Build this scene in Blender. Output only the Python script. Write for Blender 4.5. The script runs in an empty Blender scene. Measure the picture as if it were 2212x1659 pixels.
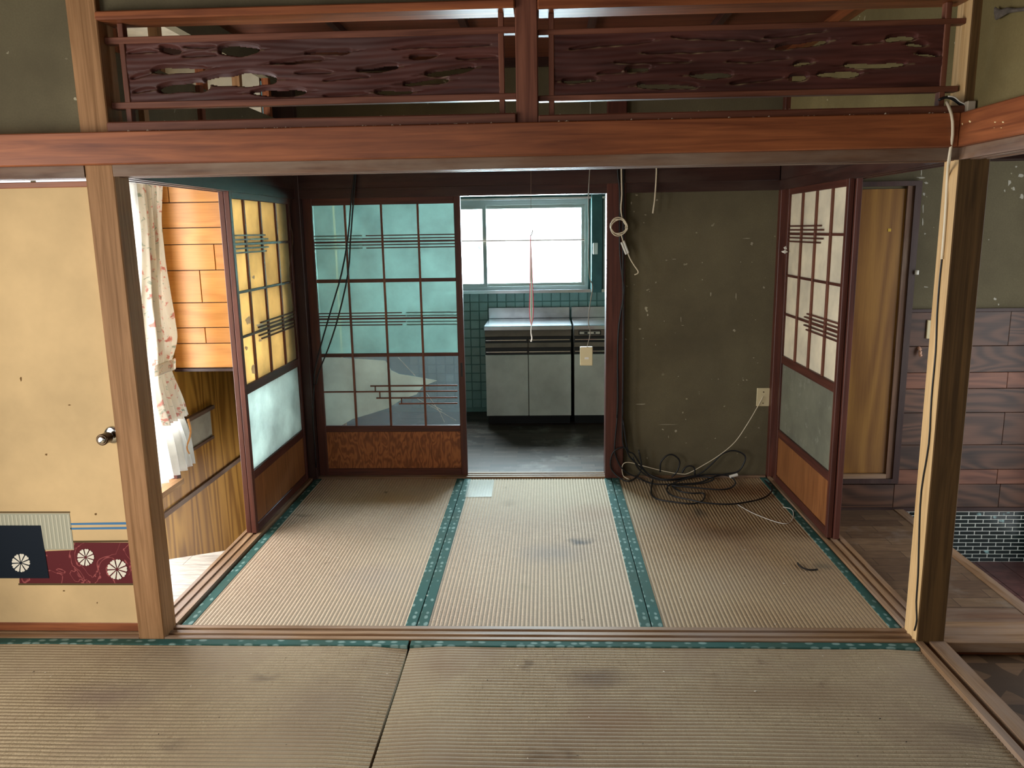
import bpy, math, random
import numpy as np
from mathutils import Vector, Matrix
random.seed(7)
S = bpy.context.scene
COL = S.collection

# ------------------------------------------------------------------ camera
IW, IH, FPX = 2212, 1659, 1699.62
CAM = np.array((0.05138, -2.58453, 1.41513))
YAW, PITCH, ROLL = 0.0431368, 0.1924633, -0.0166787
_cy, _sy, _cp, _sp = math.cos(YAW), math.sin(YAW), math.cos(PITCH), math.sin(PITCH)
_f = np.array((-_sy*_cp, _cy*_cp, -_sp)); _r = np.array((_cy, _sy, 0.0)); _u = np.cross(_r, _f)
_cr, _sr = math.cos(ROLL), math.sin(ROLL)
_r, _u = _cr*_r + _sr*_u, -_sr*_r + _cr*_u
cd = bpy.data.cameras.new('camera'); cam = bpy.data.objects.new('camera', cd); COL.objects.link(cam)
cd.sensor_width = 36.0; cd.lens = FPX/IW*36.0; cd.clip_start = 0.02
m = Matrix.Identity(4)
for i in range(3):
    m[i][0], m[i][1], m[i][2], m[i][3] = _r[i], _u[i], -_f[i], CAM[i]
cam.matrix_world = m
S.camera = cam

# ------------------------------------------------------------------ sky, window light, exposure
S.view_settings.view_transform = 'Standard'; S.view_settings.look = 'None'
S.view_settings.exposure = 0.12; S.view_settings.gamma = 1.0; S.view_settings.use_curve_mapping = False
w = bpy.data.worlds.new('sky'); S.world = w; w.use_nodes = True
w.node_tree.nodes['Background'].inputs[0].default_value = (0.93, 0.97, 1.0, 1)
w.node_tree.nodes['Background'].inputs[1].default_value = 1.5

def area(name, loc, direction, sx, sy, power, color):
    l = bpy.data.lights.new(name, 'AREA'); l.shape = 'RECTANGLE'; l.size = sx; l.size_y = sy
    l.energy = power; l.color = color
    o = bpy.data.objects.new(name, l); COL.objects.link(o); o.location = loc
    o.rotation_euler = Vector(direction).to_track_quat('-Z', 'Y').to_euler()
    return o
area('daylight_side_window', (-2.12, 0.80, 0.98), (1, 0, -0.05), 1.42, 1.65, 80, (0.97, 0.98, 1.0))
area('daylight_kitchen_window', (-0.14, 3.60, 1.30), (0, -1, 0), 1.02, 0.68, 200, (0.72, 0.93, 1.0))
area('daylight_front_window', (-2.50, -1.75, 0.95), (1, 0.0, 0), 1.9, 1.6, 64, (1.0, 0.94, 0.86))
area('daylight_rear_window', (-1.1, -4.3, 1.2), (0, 1, 0), 1.5, 1.5, 5, (1.0, 0.97, 0.93))
area('daylight_entry_door', (3.0, 0.2, 1.0), (-1, 0.1, -0.1), 1.6, 1.8, 20, (0.93, 0.97, 1.0))

# ------------------------------------------------------------------ placing helpers (a sight line met with a real plane)
def ray(x, y): return _f*FPX + _r*(x-IW/2) - _u*(y-IH/2)
def atp(x, y, ax, v):
    d = ray(x, y); t = (v-CAM[ax])/d[ax]; return tuple(CAM+t*d)
def atx(x, y, v): return atp(x, y, 0, v)
def aty(x, y, v): return atp(x, y, 1, v)
def atz(x, y, v): return atp(x, y, 2, v)

# ------------------------------------------------------------------ materials
def lin(c):
    if isinstance(c, str):
        c = tuple(int(c[i:i+2], 16)/255 for i in (0, 2, 4))
    return tuple(x/12.92 if x <= .04045 else ((x+.055)/1.055)**2.4 for x in c)+(1,)
class NT:
    def __init__(s, name):
        s.m = bpy.data.materials.new(name); s.m.use_nodes = True; s.t = s.m.node_tree
        s.b = s.t.nodes['Principled BSDF']; s.out = s.t.nodes['Material Output']
    def n(s, typ, **kw):
        nd = s.t.nodes.new('ShaderNode'+typ)
        for k, v in kw.items():
            if k.startswith('_'): setattr(nd, k[1:], v)
            else:
                key = int(k[1:]) if k[0] == 'i' and k[1:].isdigit() else k
                s.set(nd, key, v)
        return nd
    def set(s, nd, key, v):
        inp = nd.inputs[key]
        if hasattr(v, 'is_output') or isinstance(v, bpy.types.NodeSocket): s.t.links.new(v, inp)
        elif isinstance(v, bpy.types.Node): s.t.links.new(v.outputs[0], inp)
        else: inp.default_value = v
    def coords(s, scale=(1, 1, 1), rnd=0.0, kind='Object'):
        tc = s.n('TexCoord')
        v = tc.outputs[kind]
        if rnd:
            oi = s.n('ObjectInfo')
            ml = s.n('VectorMath', _operation='SCALE'); s.t.links.new(oi.outputs['Random'], ml.inputs['Scale'])
            ml.inputs[0].default_value = (rnd, rnd*.7, rnd*1.3)
            ad = s.n('VectorMath', _operation='ADD'); s.t.links.new(v, ad.inputs[0]); s.t.links.new(ml.outputs[0], ad.inputs[1]); v = ad.outputs[0]
        mp = s.n('Mapping'); s.t.links.new(v, mp.inputs['Vector']); mp.inputs['Scale'].default_value = scale
        return mp.outputs[0]
    def noise(s, vec, scale, detail=4, rough=.55, dist=0.0):
        nd = s.n('TexNoise', Scale=scale, Detail=detail, Roughness=rough, Distortion=dist)
        s.t.links.new(vec, nd.inputs['Vector']); return nd.outputs['Fac']
    def ramp(s, fac, stops, interp='LINEAR'):
        nd = s.n('ValToRGB'); s.t.links.new(fac, nd.inputs['Fac']); cr = nd.color_ramp; cr.interpolation = interp
        while len(cr.elements) < len(stops): cr.elements.new(.5)
        for e, (p, c) in zip(cr.elements, stops):
            e.position = p; e.color = lin(c) if isinstance(c, (str, tuple)) else (c, c, c, 1)
        return nd.outputs[0]
    def mix(s, fac, a, b, mode='MIX'):
        nd = s.n('Mix', _data_type='RGBA', _blend_type=mode)
        for i, v in ((0, fac), (6, a), (7, b)):
            if isinstance(v, bpy.types.NodeSocket): s.t.links.new(v, nd.inputs[i])
            elif isinstance(v, str): nd.inputs[i].default_value = lin(v)
            else: nd.inputs[i].default_value = v
        return nd.outputs[2]
    def math(s, op, a, b=0.0):
        nd = s.n('Math', _operation=op)
        for i, v in enumerate((a, b)):
            if isinstance(v, bpy.types.NodeSocket): s.t.links.new(v, nd.inputs[i])
            else: nd.inputs[i].default_value = v
        return nd.outputs[0]
    def bump(s, h, strength=.3, dist=.002):
        nd = s.n('Bump', Strength=strength, Distance=dist); s.t.links.new(h, nd.inputs['Height'])
        s.t.links.new(nd.outputs[0], s.b.inputs['Normal'])
    def done(s, color=None, rough=.6, spec=.3, metal=0.0):
        if color is not None:
            if isinstance(color, bpy.types.NodeSocket): s.t.links.new(color, s.b.inputs['Base Color'])
            else: s.b.inputs['Base Color'].default_value = lin(color)
        if isinstance(rough, bpy.types.NodeSocket): s.t.links.new(rough, s.b.inputs['Roughness'])
        else: s.b.inputs['Roughness'].default_value = rough
        s.b.inputs['Specular IOR Level'].default_value = spec; s.b.inputs['Metallic'].default_value = metal
        return s.m

def wood(name, dark, light, axis, fine=60, rough=.5, spec=.3, grey=None, rnd=3.0, blotch=.35, bump=.25, stretch=22.):
    t = NT(name)
    sc = [fine]*3; sc[axis] = fine/stretch
    v = t.coords(tuple(sc), rnd)
    g = t.noise(v, 1.0, 6, .6, .6)
    c = t.ramp(g, [(.3, dark), (.72, light)])
    sb = [4.]*3; sb[axis] = 1.2
    v2 = t.coords(tuple(sb), rnd)
    bl = t.noise(v2, 1.0, 4, .6)
    f2 = t.ramp(bl, [(.35, 1.0-blotch), (.7, 1.0)])
    c = t.mix(1.0, c, f2, 'MULTIPLY')
    if grey:
        sg = [9.]*3; sg[axis] = 2.0
        gn = t.noise(t.coords(tuple(sg), rnd), 1.0, 5, .6)
        c = t.mix(t.ramp(gn, [(.45, 0.0), (.7, .75)]), c, grey)
    t.bump(g, bump, .0015)
    return t.done(c, rough, spec)

def figured(name, dark, light, axis, rings=9., scale=3.2, stretch=6., rough=.4, rnd=9., vary=.25, spec=.35, sharp=.5, detail=1.0):
    """veneer with arched growth rings: level lines of a stretched noise field"""
    t = NT(name)
    sc = [scale]*3; sc[axis] = scale/stretch
    v = t.coords(tuple(sc), rnd)
    n = t.noise(v, 1.0, detail, .4, .3)
    wv = t.math('ADD', t.math('MULTIPLY', t.math('SINE', t.math('MULTIPLY', n, rings*6.283)), .5), .5)
    fs = [170.]*3; fs[axis] = 7
    fn = t.noise(t.coords(tuple(fs), rnd), 1.0, 3)
    big = t.noise(t.coords((2.2, 2.2, 2.2), rnd), 1.0, 3)
    f = t.math('ADD', t.math('ADD', t.math('MULTIPLY', wv, sharp), t.math('MULTIPLY', fn, .45)), t.math('MULTIPLY', big, .35))
    c = t.ramp(f, [(.25, dark), (.95, light)])
    oi = t.n('ObjectInfo')
    k = t.math('ADD', t.math('MULTIPLY', oi.outputs['Random'], vary), 1.0-vary*.6)
    cm = t.n('CombineColor'); [t.t.links.new(k, cm.inputs[q]) for q in range(3)]
    c = t.mix(1.0, c, cm.outputs[0], 'MULTIPLY')
    t.bump(f, .1, .001)
    return t.done(c, rough, spec)

def plain(name, color, rough=.5, spec=.3, metal=0.0, mottle=0.0, mscale=8., dirt=None):
    t = NT(name)
    c = color
    if mottle or dirt:
        v = t.coords((1, 1, 1), 2.0)
        nz = t.noise(v, mscale, 5, .6)
        c = t.ramp(nz, [(.3, tuple(x*(1-mottle) for x in (int(color[i:i+2], 16)/255 for i in (0, 2, 4)))), (.7, color)])
        if dirt:
            d = t.ramp(t.noise(v, mscale*3.1, 6, .7), [(.56, 0.0), (.68, .85)])
            c = t.mix(d, c, dirt)
    return t.done(c, rough, spec, metal)

def plaster(name, dark, light, fleck='cfc8ac', flecks=.5):
    t = NT(name)
    v = t.coords((1, 1, 1))
    n1 = t.noise(v, 1.7, 5, .6); n2 = t.noise(v, 160, 2)
    c = t.ramp(n1, [(.3, dark), (.7, light)])
    c = t.mix(t.ramp(n2, [(.35, .25), (.65, 0.0)]), c, dark)
    fl = t.noise(t.coords((1, 1, 1.2)), 26, 2, .5)
    mk = t.noise(v, 4.2, 2)
    f = t.math('MULTIPLY', t.ramp(fl, [(.735, 0.0), (.75, 1.0)]), t.ramp(mk, [(.45, 0.0), (.6, 1.0)]))
    c = t.mix(t.math('MULTIPLY', f, flecks), c, fleck)
    t.bump(n2, .35, .001)
    return t.done(c, .95, .1)

def tatami(name, axis, base, light, stain, pitch, off=0.0, stain_amt=.6, line=.45, spots=()):
    """axis: direction the ridges run"""
    t = NT(name)
    v = t.coords((1, 1, 1), 2.5)
    fs = [1500.]*3; fs[axis] = 260.; fs[1-axis] = 22.
    n = t.noise(t.coords(tuple(fs), 2.), 1.0, 2)
    c = t.ramp(n, [(.3, base), (.7, light)])
    # reed joints: short ticks across each ridge
    tc = t.n('TexCoord')
    mp = t.n('Mapping'); t.t.links.new(tc.outputs['Object'], mp.inputs['Vector'])
    if axis == 1: mp.inputs['Rotation'].default_value = (0, 0, math.pi/2)
    br = t.n('TexBrick', Scale=1.0, **{'Mortar Size': .0011, 'Mortar Smooth': .6, 'Brick Width': .034, 'Row Height': pitch/2})
    br.inputs['Color1'].default_value = (1, 1, 1, 1); br.inputs['Color2'].default_value = (.86, .85, .83, 1); br.inputs['Mortar'].default_value = (.62, .56, .5, 1)
    wob = t.n('VectorMath', _operation='ADD'); t.t.links.new(mp.outputs[0], wob.inputs[0])
    wn = t.n('TexNoise', Scale=30.); t.t.links.new(mp.outputs[0], wn.inputs['Vector'])
    ws = t.n('VectorMath', _operation='MULTIPLY'); t.t.links.new(wn.outputs['Color'], ws.inputs[0]); ws.inputs[1].default_value = (.05, 0, 0)
    t.t.links.new(ws.outputs[0], wob.inputs[1]); t.t.links.new(wob.outputs[0], br.inputs['Vector'])
    c = t.mix(.8, c, br.outputs['Color'], 'MULTIPLY')
    sp = t.n('SeparateXYZ'); t.t.links.new(tc.outputs['Object'], sp.inputs[0])
    k = t.math('ABSOLUTE', t.math('SINE', t.math('MULTIPLY', t.math('SUBTRACT', sp.outputs[1-axis], off), math.pi/pitch)))
    c = t.mix(t.ramp(k, [(.05, line), (.45, 0.0)]), c, '4e3f2e')
    s1 = t.ramp(t.noise(v, 2.6, 5, .62), [(.45, 0.0), (.72, stain_amt)])
    c = t.mix(s1, c, stain)
    s2 = t.ramp(t.noise(v, 9., 4, .6, .4), [(.66, 0.0), (.76, .5)])
    c = t.mix(s2, c, '5a4434')
    wn2 = t.n('TexNoise', Scale=14., Detail=4.); t.t.links.new(tc.outputs['Object'], wn2.inputs['Vector'])
    wj = t.n('VectorMath', _operation='MULTIPLY_ADD'); t.t.links.new(wn2.outputs['Color'], wj.inputs[0]); wj.inputs[1].default_value = (.09, .09, 0)
    t.t.links.new(tc.outputs['Object'], wj.inputs[2])
    for (sx_, sy_, rx, ry, col_, st_) in spots:
        m2 = t.n('Mapping', _vector_type='TEXTURE'); t.t.links.new(wj.outputs[0], m2.inputs['Vector'])
        m2.inputs['Location'].default_value = (sx_+.045, sy_+.045, 0); m2.inputs['Scale'].default_value = (rx, ry, 1e3)
        ln = t.n('VectorMath', _operation='LENGTH'); t.t.links.new(m2.outputs[0], ln.inputs[0])
        c = t.mix(t.ramp(ln.outputs['Value'], [(.2, st_), (1.0, 0.0)]), c, col_)
    s3 = t.ramp(t.noise(v, 1.3, 3, .5), [(.4, 0.0), (.75, .5)])
    c = t.mix(s3, c, 'b9ab8e')
    return t.done(c, .75, .22)

def band_mat(name, axis):
    t = NT(name)
    tc = t.n('TexCoord'); mp = t.n('Mapping'); t.t.links.new(tc.outputs['Object'], mp.inputs['Vector'])
    s = [40., 40., 0.]; s[axis] = 22.; mp.inputs['Scale'].default_value = s
    vo = t.n('TexVoronoi', Scale=1.0, Randomness=.45); t.t.links.new(mp.outputs[0], vo.inputs['Vector'])
    nz = t.noise(mp.outputs[0], 1.4, 3, .6, 1.2)
    d = t.math('ADD', vo.outputs['Distance'], t.math('MULTIPLY', nz, .25))
    c = t.ramp(d, [(.38, '76908a'), (.5, '2f544e')])
    c = t.mix(t.ramp(t.noise(t.coords((1, 1, 1), 2.), 6., 4), [(.45, 0.0), (.75, .6)]), c, '3a4a3c')
    return t.done(c, .8, .15)

def pane(name, col, trans=.75, gloss=.06, spots=None, clear=0.0, fwd=0.0):
    """frosted glass / paper: lets light through, scattered"""
    t = NT(name); nt = t.t
    v = t.coords((1, 1, 1), 3.)
    c = t.ramp(t.noise(v, 5., 5, .6), [(.3, tuple(x*.86 for x in (int(col[i:i+2], 16)/255 for i in (0, 2, 4)))), (.7, col)])
    if spots: c = t.mix(t.ramp(t.noise(v, 16., 5, .7), [(.58, 0.0), (.75, .6)]), c, spots)
    tr = t.n('BsdfTranslucent'); nt.links.new(c, tr.inputs['Color'])
    df = t.n('BsdfDiffuse'); nt.links.new(c, df.inputs['Color'])
    m1 = t.n('MixShader'); m1.inputs[0].default_value = trans; nt.links.new(df.outputs[0], m1.inputs[1]); nt.links.new(tr.outputs[0], m1.inputs[2])
    last = m1
    if fwd:
        rf = t.n('BsdfRefraction', IOR=1.0, Roughness=.55); nt.links.new(c, rf.inputs['Color'])
        m4 = t.n('MixShader'); m4.inputs[0].default_value = fwd; nt.links.new(last.outputs[0], m4.inputs[1]); nt.links.new(rf.outputs[0], m4.inputs[2]); last = m4
    if clear:
        tp = t.n('BsdfTransparent'); m3 = t.n('MixShader'); m3.inputs[0].default_value = clear
        nt.links.new(last.outputs[0], m3.inputs[1]); nt.links.new(tp.outputs[0], m3.inputs[2]); last = m3
    if gloss:
        gl = t.n('BsdfGlossy'); gl.inputs['Roughness'].default_value = .25
        m2 = t.n('MixShader'); m2.inputs[0].default_value = gloss; nt.links.new(last.outputs[0], m2.inputs[1]); nt.links.new(gl.outputs[0], m2.inputs[2]); last = m2
    nt.links.new(last.outputs[0], t.out.inputs['Surface'])
    return t.m

M = {}
for ax, k in enumerate('xyz'):
    M['post_'+k] = wood('pine_post_'+k, '7e5a38', 'ae845c', ax, 70, .65, .2, blotch=.2, bump=.5, stretch=30)
    M['beam_'+k] = wood('varnished_beam_'+k, '6e3a24', 'b26a40', ax, 45, .40, .35, grey=None, blotch=.4, bump=.12)
    M['dkbeam_'+k] = wood('dark_beam_'+k, '2e1a17', '4a2b23', ax, 45, .45, .35, grey='4a3a33', blotch=.4, bump=.15)
    M['greybeam_'+k] = wood('worn_beam_'+k, '5b4234', '87664f', ax, 50, .55, .25, grey='8a7a6a', blotch=.3, bump=.25)
    M['frame_'+k] = wood('door_frame_'+k, '44241d', '67392d', ax, 60, .45, .35, blotch=.3, bump=.15)
    M['sill_'+k] = wood('sill_wood_'+k, '7a5a3e', 'ab8a68', ax, 60, .55, .25, grey='8f8076', blotch=.35, bump=.3)
    M['rail_'+k] = wood('transom_rail_'+k, '5c3325', '8a5742', ax, 55, .5, .3, blotch=.3, bump=.2)
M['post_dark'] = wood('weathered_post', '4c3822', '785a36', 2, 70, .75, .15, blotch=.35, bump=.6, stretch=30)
M['post_lit_face'] = wood('lit_post_face', 'bc9562', 'e4c18e', 2, 70, .65, .2, blotch=.2, bump=.4, stretch=30)  # pale wood with daylight from the left painted into its colour
M['olive'] = plaster('olive_plaster', '524b3b', '706851')
M['olive_light'] = plaster('olive_plaster_front', '62573a', '857852', flecks=.7)
M['ceil'] = wood('ceiling_board', '4e2a1e', '7a4530', 0, 40, .5, .3)
M['pale_ceil'] = plain('pale_ceiling', 'b5ad98', .9, .1, mottle=.15)
M['board'] = wood('carved_board', '40211d', '663a32', 0, 40, .55, .25, grey='4a3431', blotch=.45, bump=.3)
_t = M['board'].node_tree; _b = _t.nodes['Principled BSDF']; _l = _b.inputs['Base Color'].links[0].from_socket
_a = _t.nodes.new('ShaderNodeAttribute'); _a.attribute_name = 'dust'
_m = _t.nodes.new('ShaderNodeMix'); _m.data_type = 'RGBA'; _m.inputs[7].default_value = lin('9a8a68')
_t.links.new(_a.outputs['Fac'], _m.inputs[0]); _t.links.new(_l, _m.inputs[6]); _t.links.new(_m.outputs[2], _b.inputs['Base Color'])
M['kira'] = figured('swirl_panel', '66381f', 'a8693c', 2, 7., 22., 3.0, .45, sharp=.45, detail=2.)
M['redpanel'] = wood('red_panel', '744628', 'a06a3e', 2, 90, .4, .35, blotch=.2, bump=.1)
M['orange'] = figured('orange_plank', 'a86a28', 'd8994c', 0, 6., 6., 5., .35, vary=.10, sharp=.2)
M['brownwall'] = figured('brown_veneer', '7a4c16', 'bf8a3c', 2, 7., 7., 14., .35, vary=0.0, sharp=.5)
M['darkplank'] = figured('dark_plank', '2f221b', '684837', 0, 10., 7., 5., .4, vary=.3, sharp=.4)
M['redplank'] = figured('red_plank', '563427', '8a5a43', 0, 8., 7., 5., .4, vary=.15, sharp=.35)
M['doorveneer'] = figured('door_veneer', '6a4318', '966c30', 2, 10., 4., 9., .35, rnd=0, vary=0.0, sharp=.4)
TAT = {'back': dict(base='9c8870', light='c4af98', stain='876d60', stain_amt=.45, line=.6),
       'brown': dict(base='856a4b', light='ab8f6b', stain='6e4c34', stain_amt=.75, line=.6),
       'front': dict(base='8f7f64', light='b3a285', stain='76604e', stain_amt=.95, line=.65)}
M['band_x'] = band_mat('edge_cloth_x', 0); M['band_y'] = band_mat('edge_cloth_y', 1)
M['paper_l'] = pane('old_paper_warm', 'fbf0d2', .85, 0.0, 'eedcb0')
M['paper_r'] = pane('old_paper', 'fff6de', .4, 0.0)
M['frost'] = pane('frosted_glass', 'd6f2ea', .75, .04, 'c0dcd2', fwd=.8)
M['frost_d'] = pane('frosted_film', 'd6dcd4', .5, .03)
M['frost_l'] = pane('frosted_glass_low', 'f0faf8', .85, .05, 'ffffff')
M['frost_g'] = pane('frosted_glass_grey', 'b6b6a2', .65, .05, 'd8d8c8')
M['clear'] = pane('dirty_clear_glass', '8499a2', .3, .06, 'b8ccd0', clear=.80)
M['glass'] = pane('window_glass', 'ffffff', .3, .03, clear=.97)
M['cream'] = plain('cream_paper', 'd6b888', .8, .15, mottle=.12, mscale=3., dirt=None)
M['ink_maroon'] = None
def maroon():
    t = NT('maroon_print'); v = t.coords((1, 1, 1))
    n = t.noise(v, 9., 3, .5, 1.5)
    a = t.math('ABSOLUTE', t.math('SUBTRACT', n, .5))
    c = t.ramp(a, [(.0, 'a85a58'), (.018, '5e2428')])
    return t.done(c, .7, .15)
M['ink_maroon'] = maroon()
M['ink_navy'] = plain('navy_print', '131c26', .7, .15)
M['ink_grey'] = plain('grey_print', 'a4a390', .8, .1); M['ink_grey2'] = plain('pale_grey_print', 'bdbaa4', .8, .1)
M['ink_blue'] = plain('blue_print', '4a78a0', .8, .1); M['ink_white'] = plain('white_print', 'e2dccb', .8, .1)
M['ink_line'] = plain('brown_line_print', '5c4c34', .8, .1)
M['steel'] = plain('stainless_steel', 'c4ccd2', .2, .5, 1.0, mottle=.15)
M['chrome'] = plain('chrome', 'd0d0cc', .15, .5, 1.0)
M['brass'] = plain('worn_bronze', '4a3a2a', .3, .5, .8)
M['enamel'] = plain('cabinet_face', 'dadcd4', .45, .3, mottle=.15, mscale=4.)
M['cabtrim'] = plain('cabinet_trim', '8a7f72', .45, .3, mottle=.2)
M['black'] = plain('black_plastic', '14181a', .4, .4); M['cable'] = plain('black_cable', '17181a', .45, .4)
M['creamp'] = plain('cream_plastic', 'cfc19a', .45, .35); M['whitep'] = plain('white_plastic', 'dcdad0', .45, .35)
M['creamc'] = plain('cream_cable', 'd6cab0', .5, .3); M['browncord'] = plain('brown_cord', '5a4636', .6, .2)
M['alu'] = plain('aluminium', '8c9490', .4, .4, .6)
M['teal'] = plain('teal_tile', '7ea49e', .25, .5, mottle=.2, mscale=3.); M['tealwall'] = plain('teal_wall', '4a6a68', .7, .2, mottle=.2)
M['grout'] = plain('grout', '62807a', .9, .1); M['whitegrout'] = plain('white_grout', 'e4e6de', .9, .1)
def mosaic():
    t = NT('black_glaze'); v = t.coords((1, 1, 1), 6.)
    c = t.ramp(t.noise(v, 14., 3, .5), [(.66, '10201f'), (.74, '9cc4c4')])
    return t.done(c, .15, .5)
M['mosaic'] = mosaic()
M['redtile'] = plain('red_tile', '6a4642', .4, .35, mottle=.35, mscale=14.)
def parquet(name, c1, c2, bw, rh, rot=0., rough=.4, spec=.35):
    t = NT(name); tc = t.n('TexCoord'); mp = t.n('Mapping'); t.t.links.new(tc.outputs['Object'], mp.inputs['Vector'])
    mp.inputs['Rotation'].default_value = (0, 0, rot)
    br = t.n('TexBrick', Scale=1.0, **{'Mortar Size': .0012, 'Brick Width': bw, 'Row Height': rh})
    br.inputs['Color1'].default_value = lin(c1); br.inputs['Color2'].default_value = lin(c2); br.inputs['Mortar'].default_value = lin('2a211c')
    t.t.links.new(mp.outputs[0], br.inputs['Vector'])
    g = t.noise(t.coords((14, 60, 14)), 1., 4)
    c = t.mix(t.ramp(g, [(.35, .4), (.7, 0.0)]), br.outputs['Color'], '3a2c24')
    c = t.mix(t.ramp(t.noise(t.coords(), 5., 5, .65), [(.55, 0.0), (.75, .5)]), c, '8d8378')
    return t.done(c, rough, spec)
M['kfloor'] = parquet('kitchen_parquet', '54443a', '30261f', .16, .05, 0.0, .55, .2)
M['cfloor'] = parquet('corridor_parquet', '7d654c', '5f4a38', .3, .075, 0.0, .5)
M['lfloor'] = parquet('side_floor', 'c4bcb0', 'b2a99c', .3, .1, 0.0, .35)
def pinwheel():
    t = NT('pinwheel_vinyl'); tc = t.n('TexCoord')
    mp = t.n('Mapping'); t.t.links.new(tc.outputs['Object'], mp.inputs['Vector']); mp.inputs['Scale'].default_value = (4.2, 4.2, 1)
    fr = t.n('VectorMath', _operation='FRACTION'); t.t.links.new(mp.outputs[0], fr.inputs[0])
    sb = t.n('VectorMath', _operation='SUBTRACT'); t.t.links.new(fr.outputs[0], sb.inputs[0]); sb.inputs[1].default_value = (.5, .5, 0)
    sx = t.n('SeparateXYZ'); t.t.links.new(sb.outputs[0], sx.inputs[0])
    an = t.math('ARCTAN2', sx.outputs[1], sx.outputs[0])
    k = t.math('FRACT', t.math('MULTIPLY', an, 4/math.pi/1.0))
    st = t.math('GREATER_THAN', t.math('SINE', t.math('MULTIPLY', an, 4.)), 0.)
    ln = t.n('VectorMath', _operation='LENGTH'); t.t.links.new(sb.outputs[0], ln.inputs[0])
    inn = t.math('LESS_THAN', ln.outputs['Value'], .46)
    c = t.mix(t.math('MULTIPLY', st, inn), '46331f', '6b5138')
    c = t.mix(t.ramp(t.noise(t.coords((8, 40, 8)), 1., 4), [(.35, .35), (.7, 0.0)]), c, '33241a')
    return t.done(c, .5, .3)
M['pinwheel'] = pinwheel()
def floral():
    t = NT('floral_cloth'); v = t.coords((1, 1, 1))
    a = t.noise(v, 26., 3, .5, .5); b = t.noise(t.coords((1, 1, 1.3)), 31., 3, .5, .8)
    c = t.mix(t.ramp(a, [(.6, 0.0), (.66, .8)]), 'e9e4da', 'd6867c')
    c = t.mix(t.ramp(b, [(.62, 0.0), (.68, .7)]), c, '8fa596')
    d = t.n('BsdfTranslucent'); t.t.links.new(c, d.inputs['Color'])
    t.done(c, .9, .1)
    mx = t.n('MixShader'); mx.inputs[0].default_value = .35
    t.t.links.new(t.b.outputs[0], mx.inputs[1]); t.t.links.new(d.outputs[0], mx.inputs[2]); t.t.links.new(mx.outputs[0], t.out.inputs['Surface'])
    return t.m
M['floral'] = floral()
M['lace'] = pane('lace', 'f1efe8', .5, 0.0, clear=.25)
M['ribbon_r'] = plain('red_ribbon', 'c0505a', .8, .1); M['ribbon_g'] = plain('green_ribbon', '3f8a64', .8, .1); M['ribbon_w'] = plain('white_ribbon', 'e4e2da', .8, .1)
M['dust'] = plain('dust', 'a69a88', 1., .05); M['rag'] = plain('dusty_rag', '6a625a', .95, .05, mottle=.35, mscale=30.)
M['chip'] = plain('chip', 'd8d0c0', .9, .1); M['scrap'] = plain('dark_scrap', '2c2824', .9, .1)
M['amber'] = plain('amber_plastic', 'c89a80', .2, .5); M['yellow'] = plain('yellow_tag', 'c0a03a', .6, .2)

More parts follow.
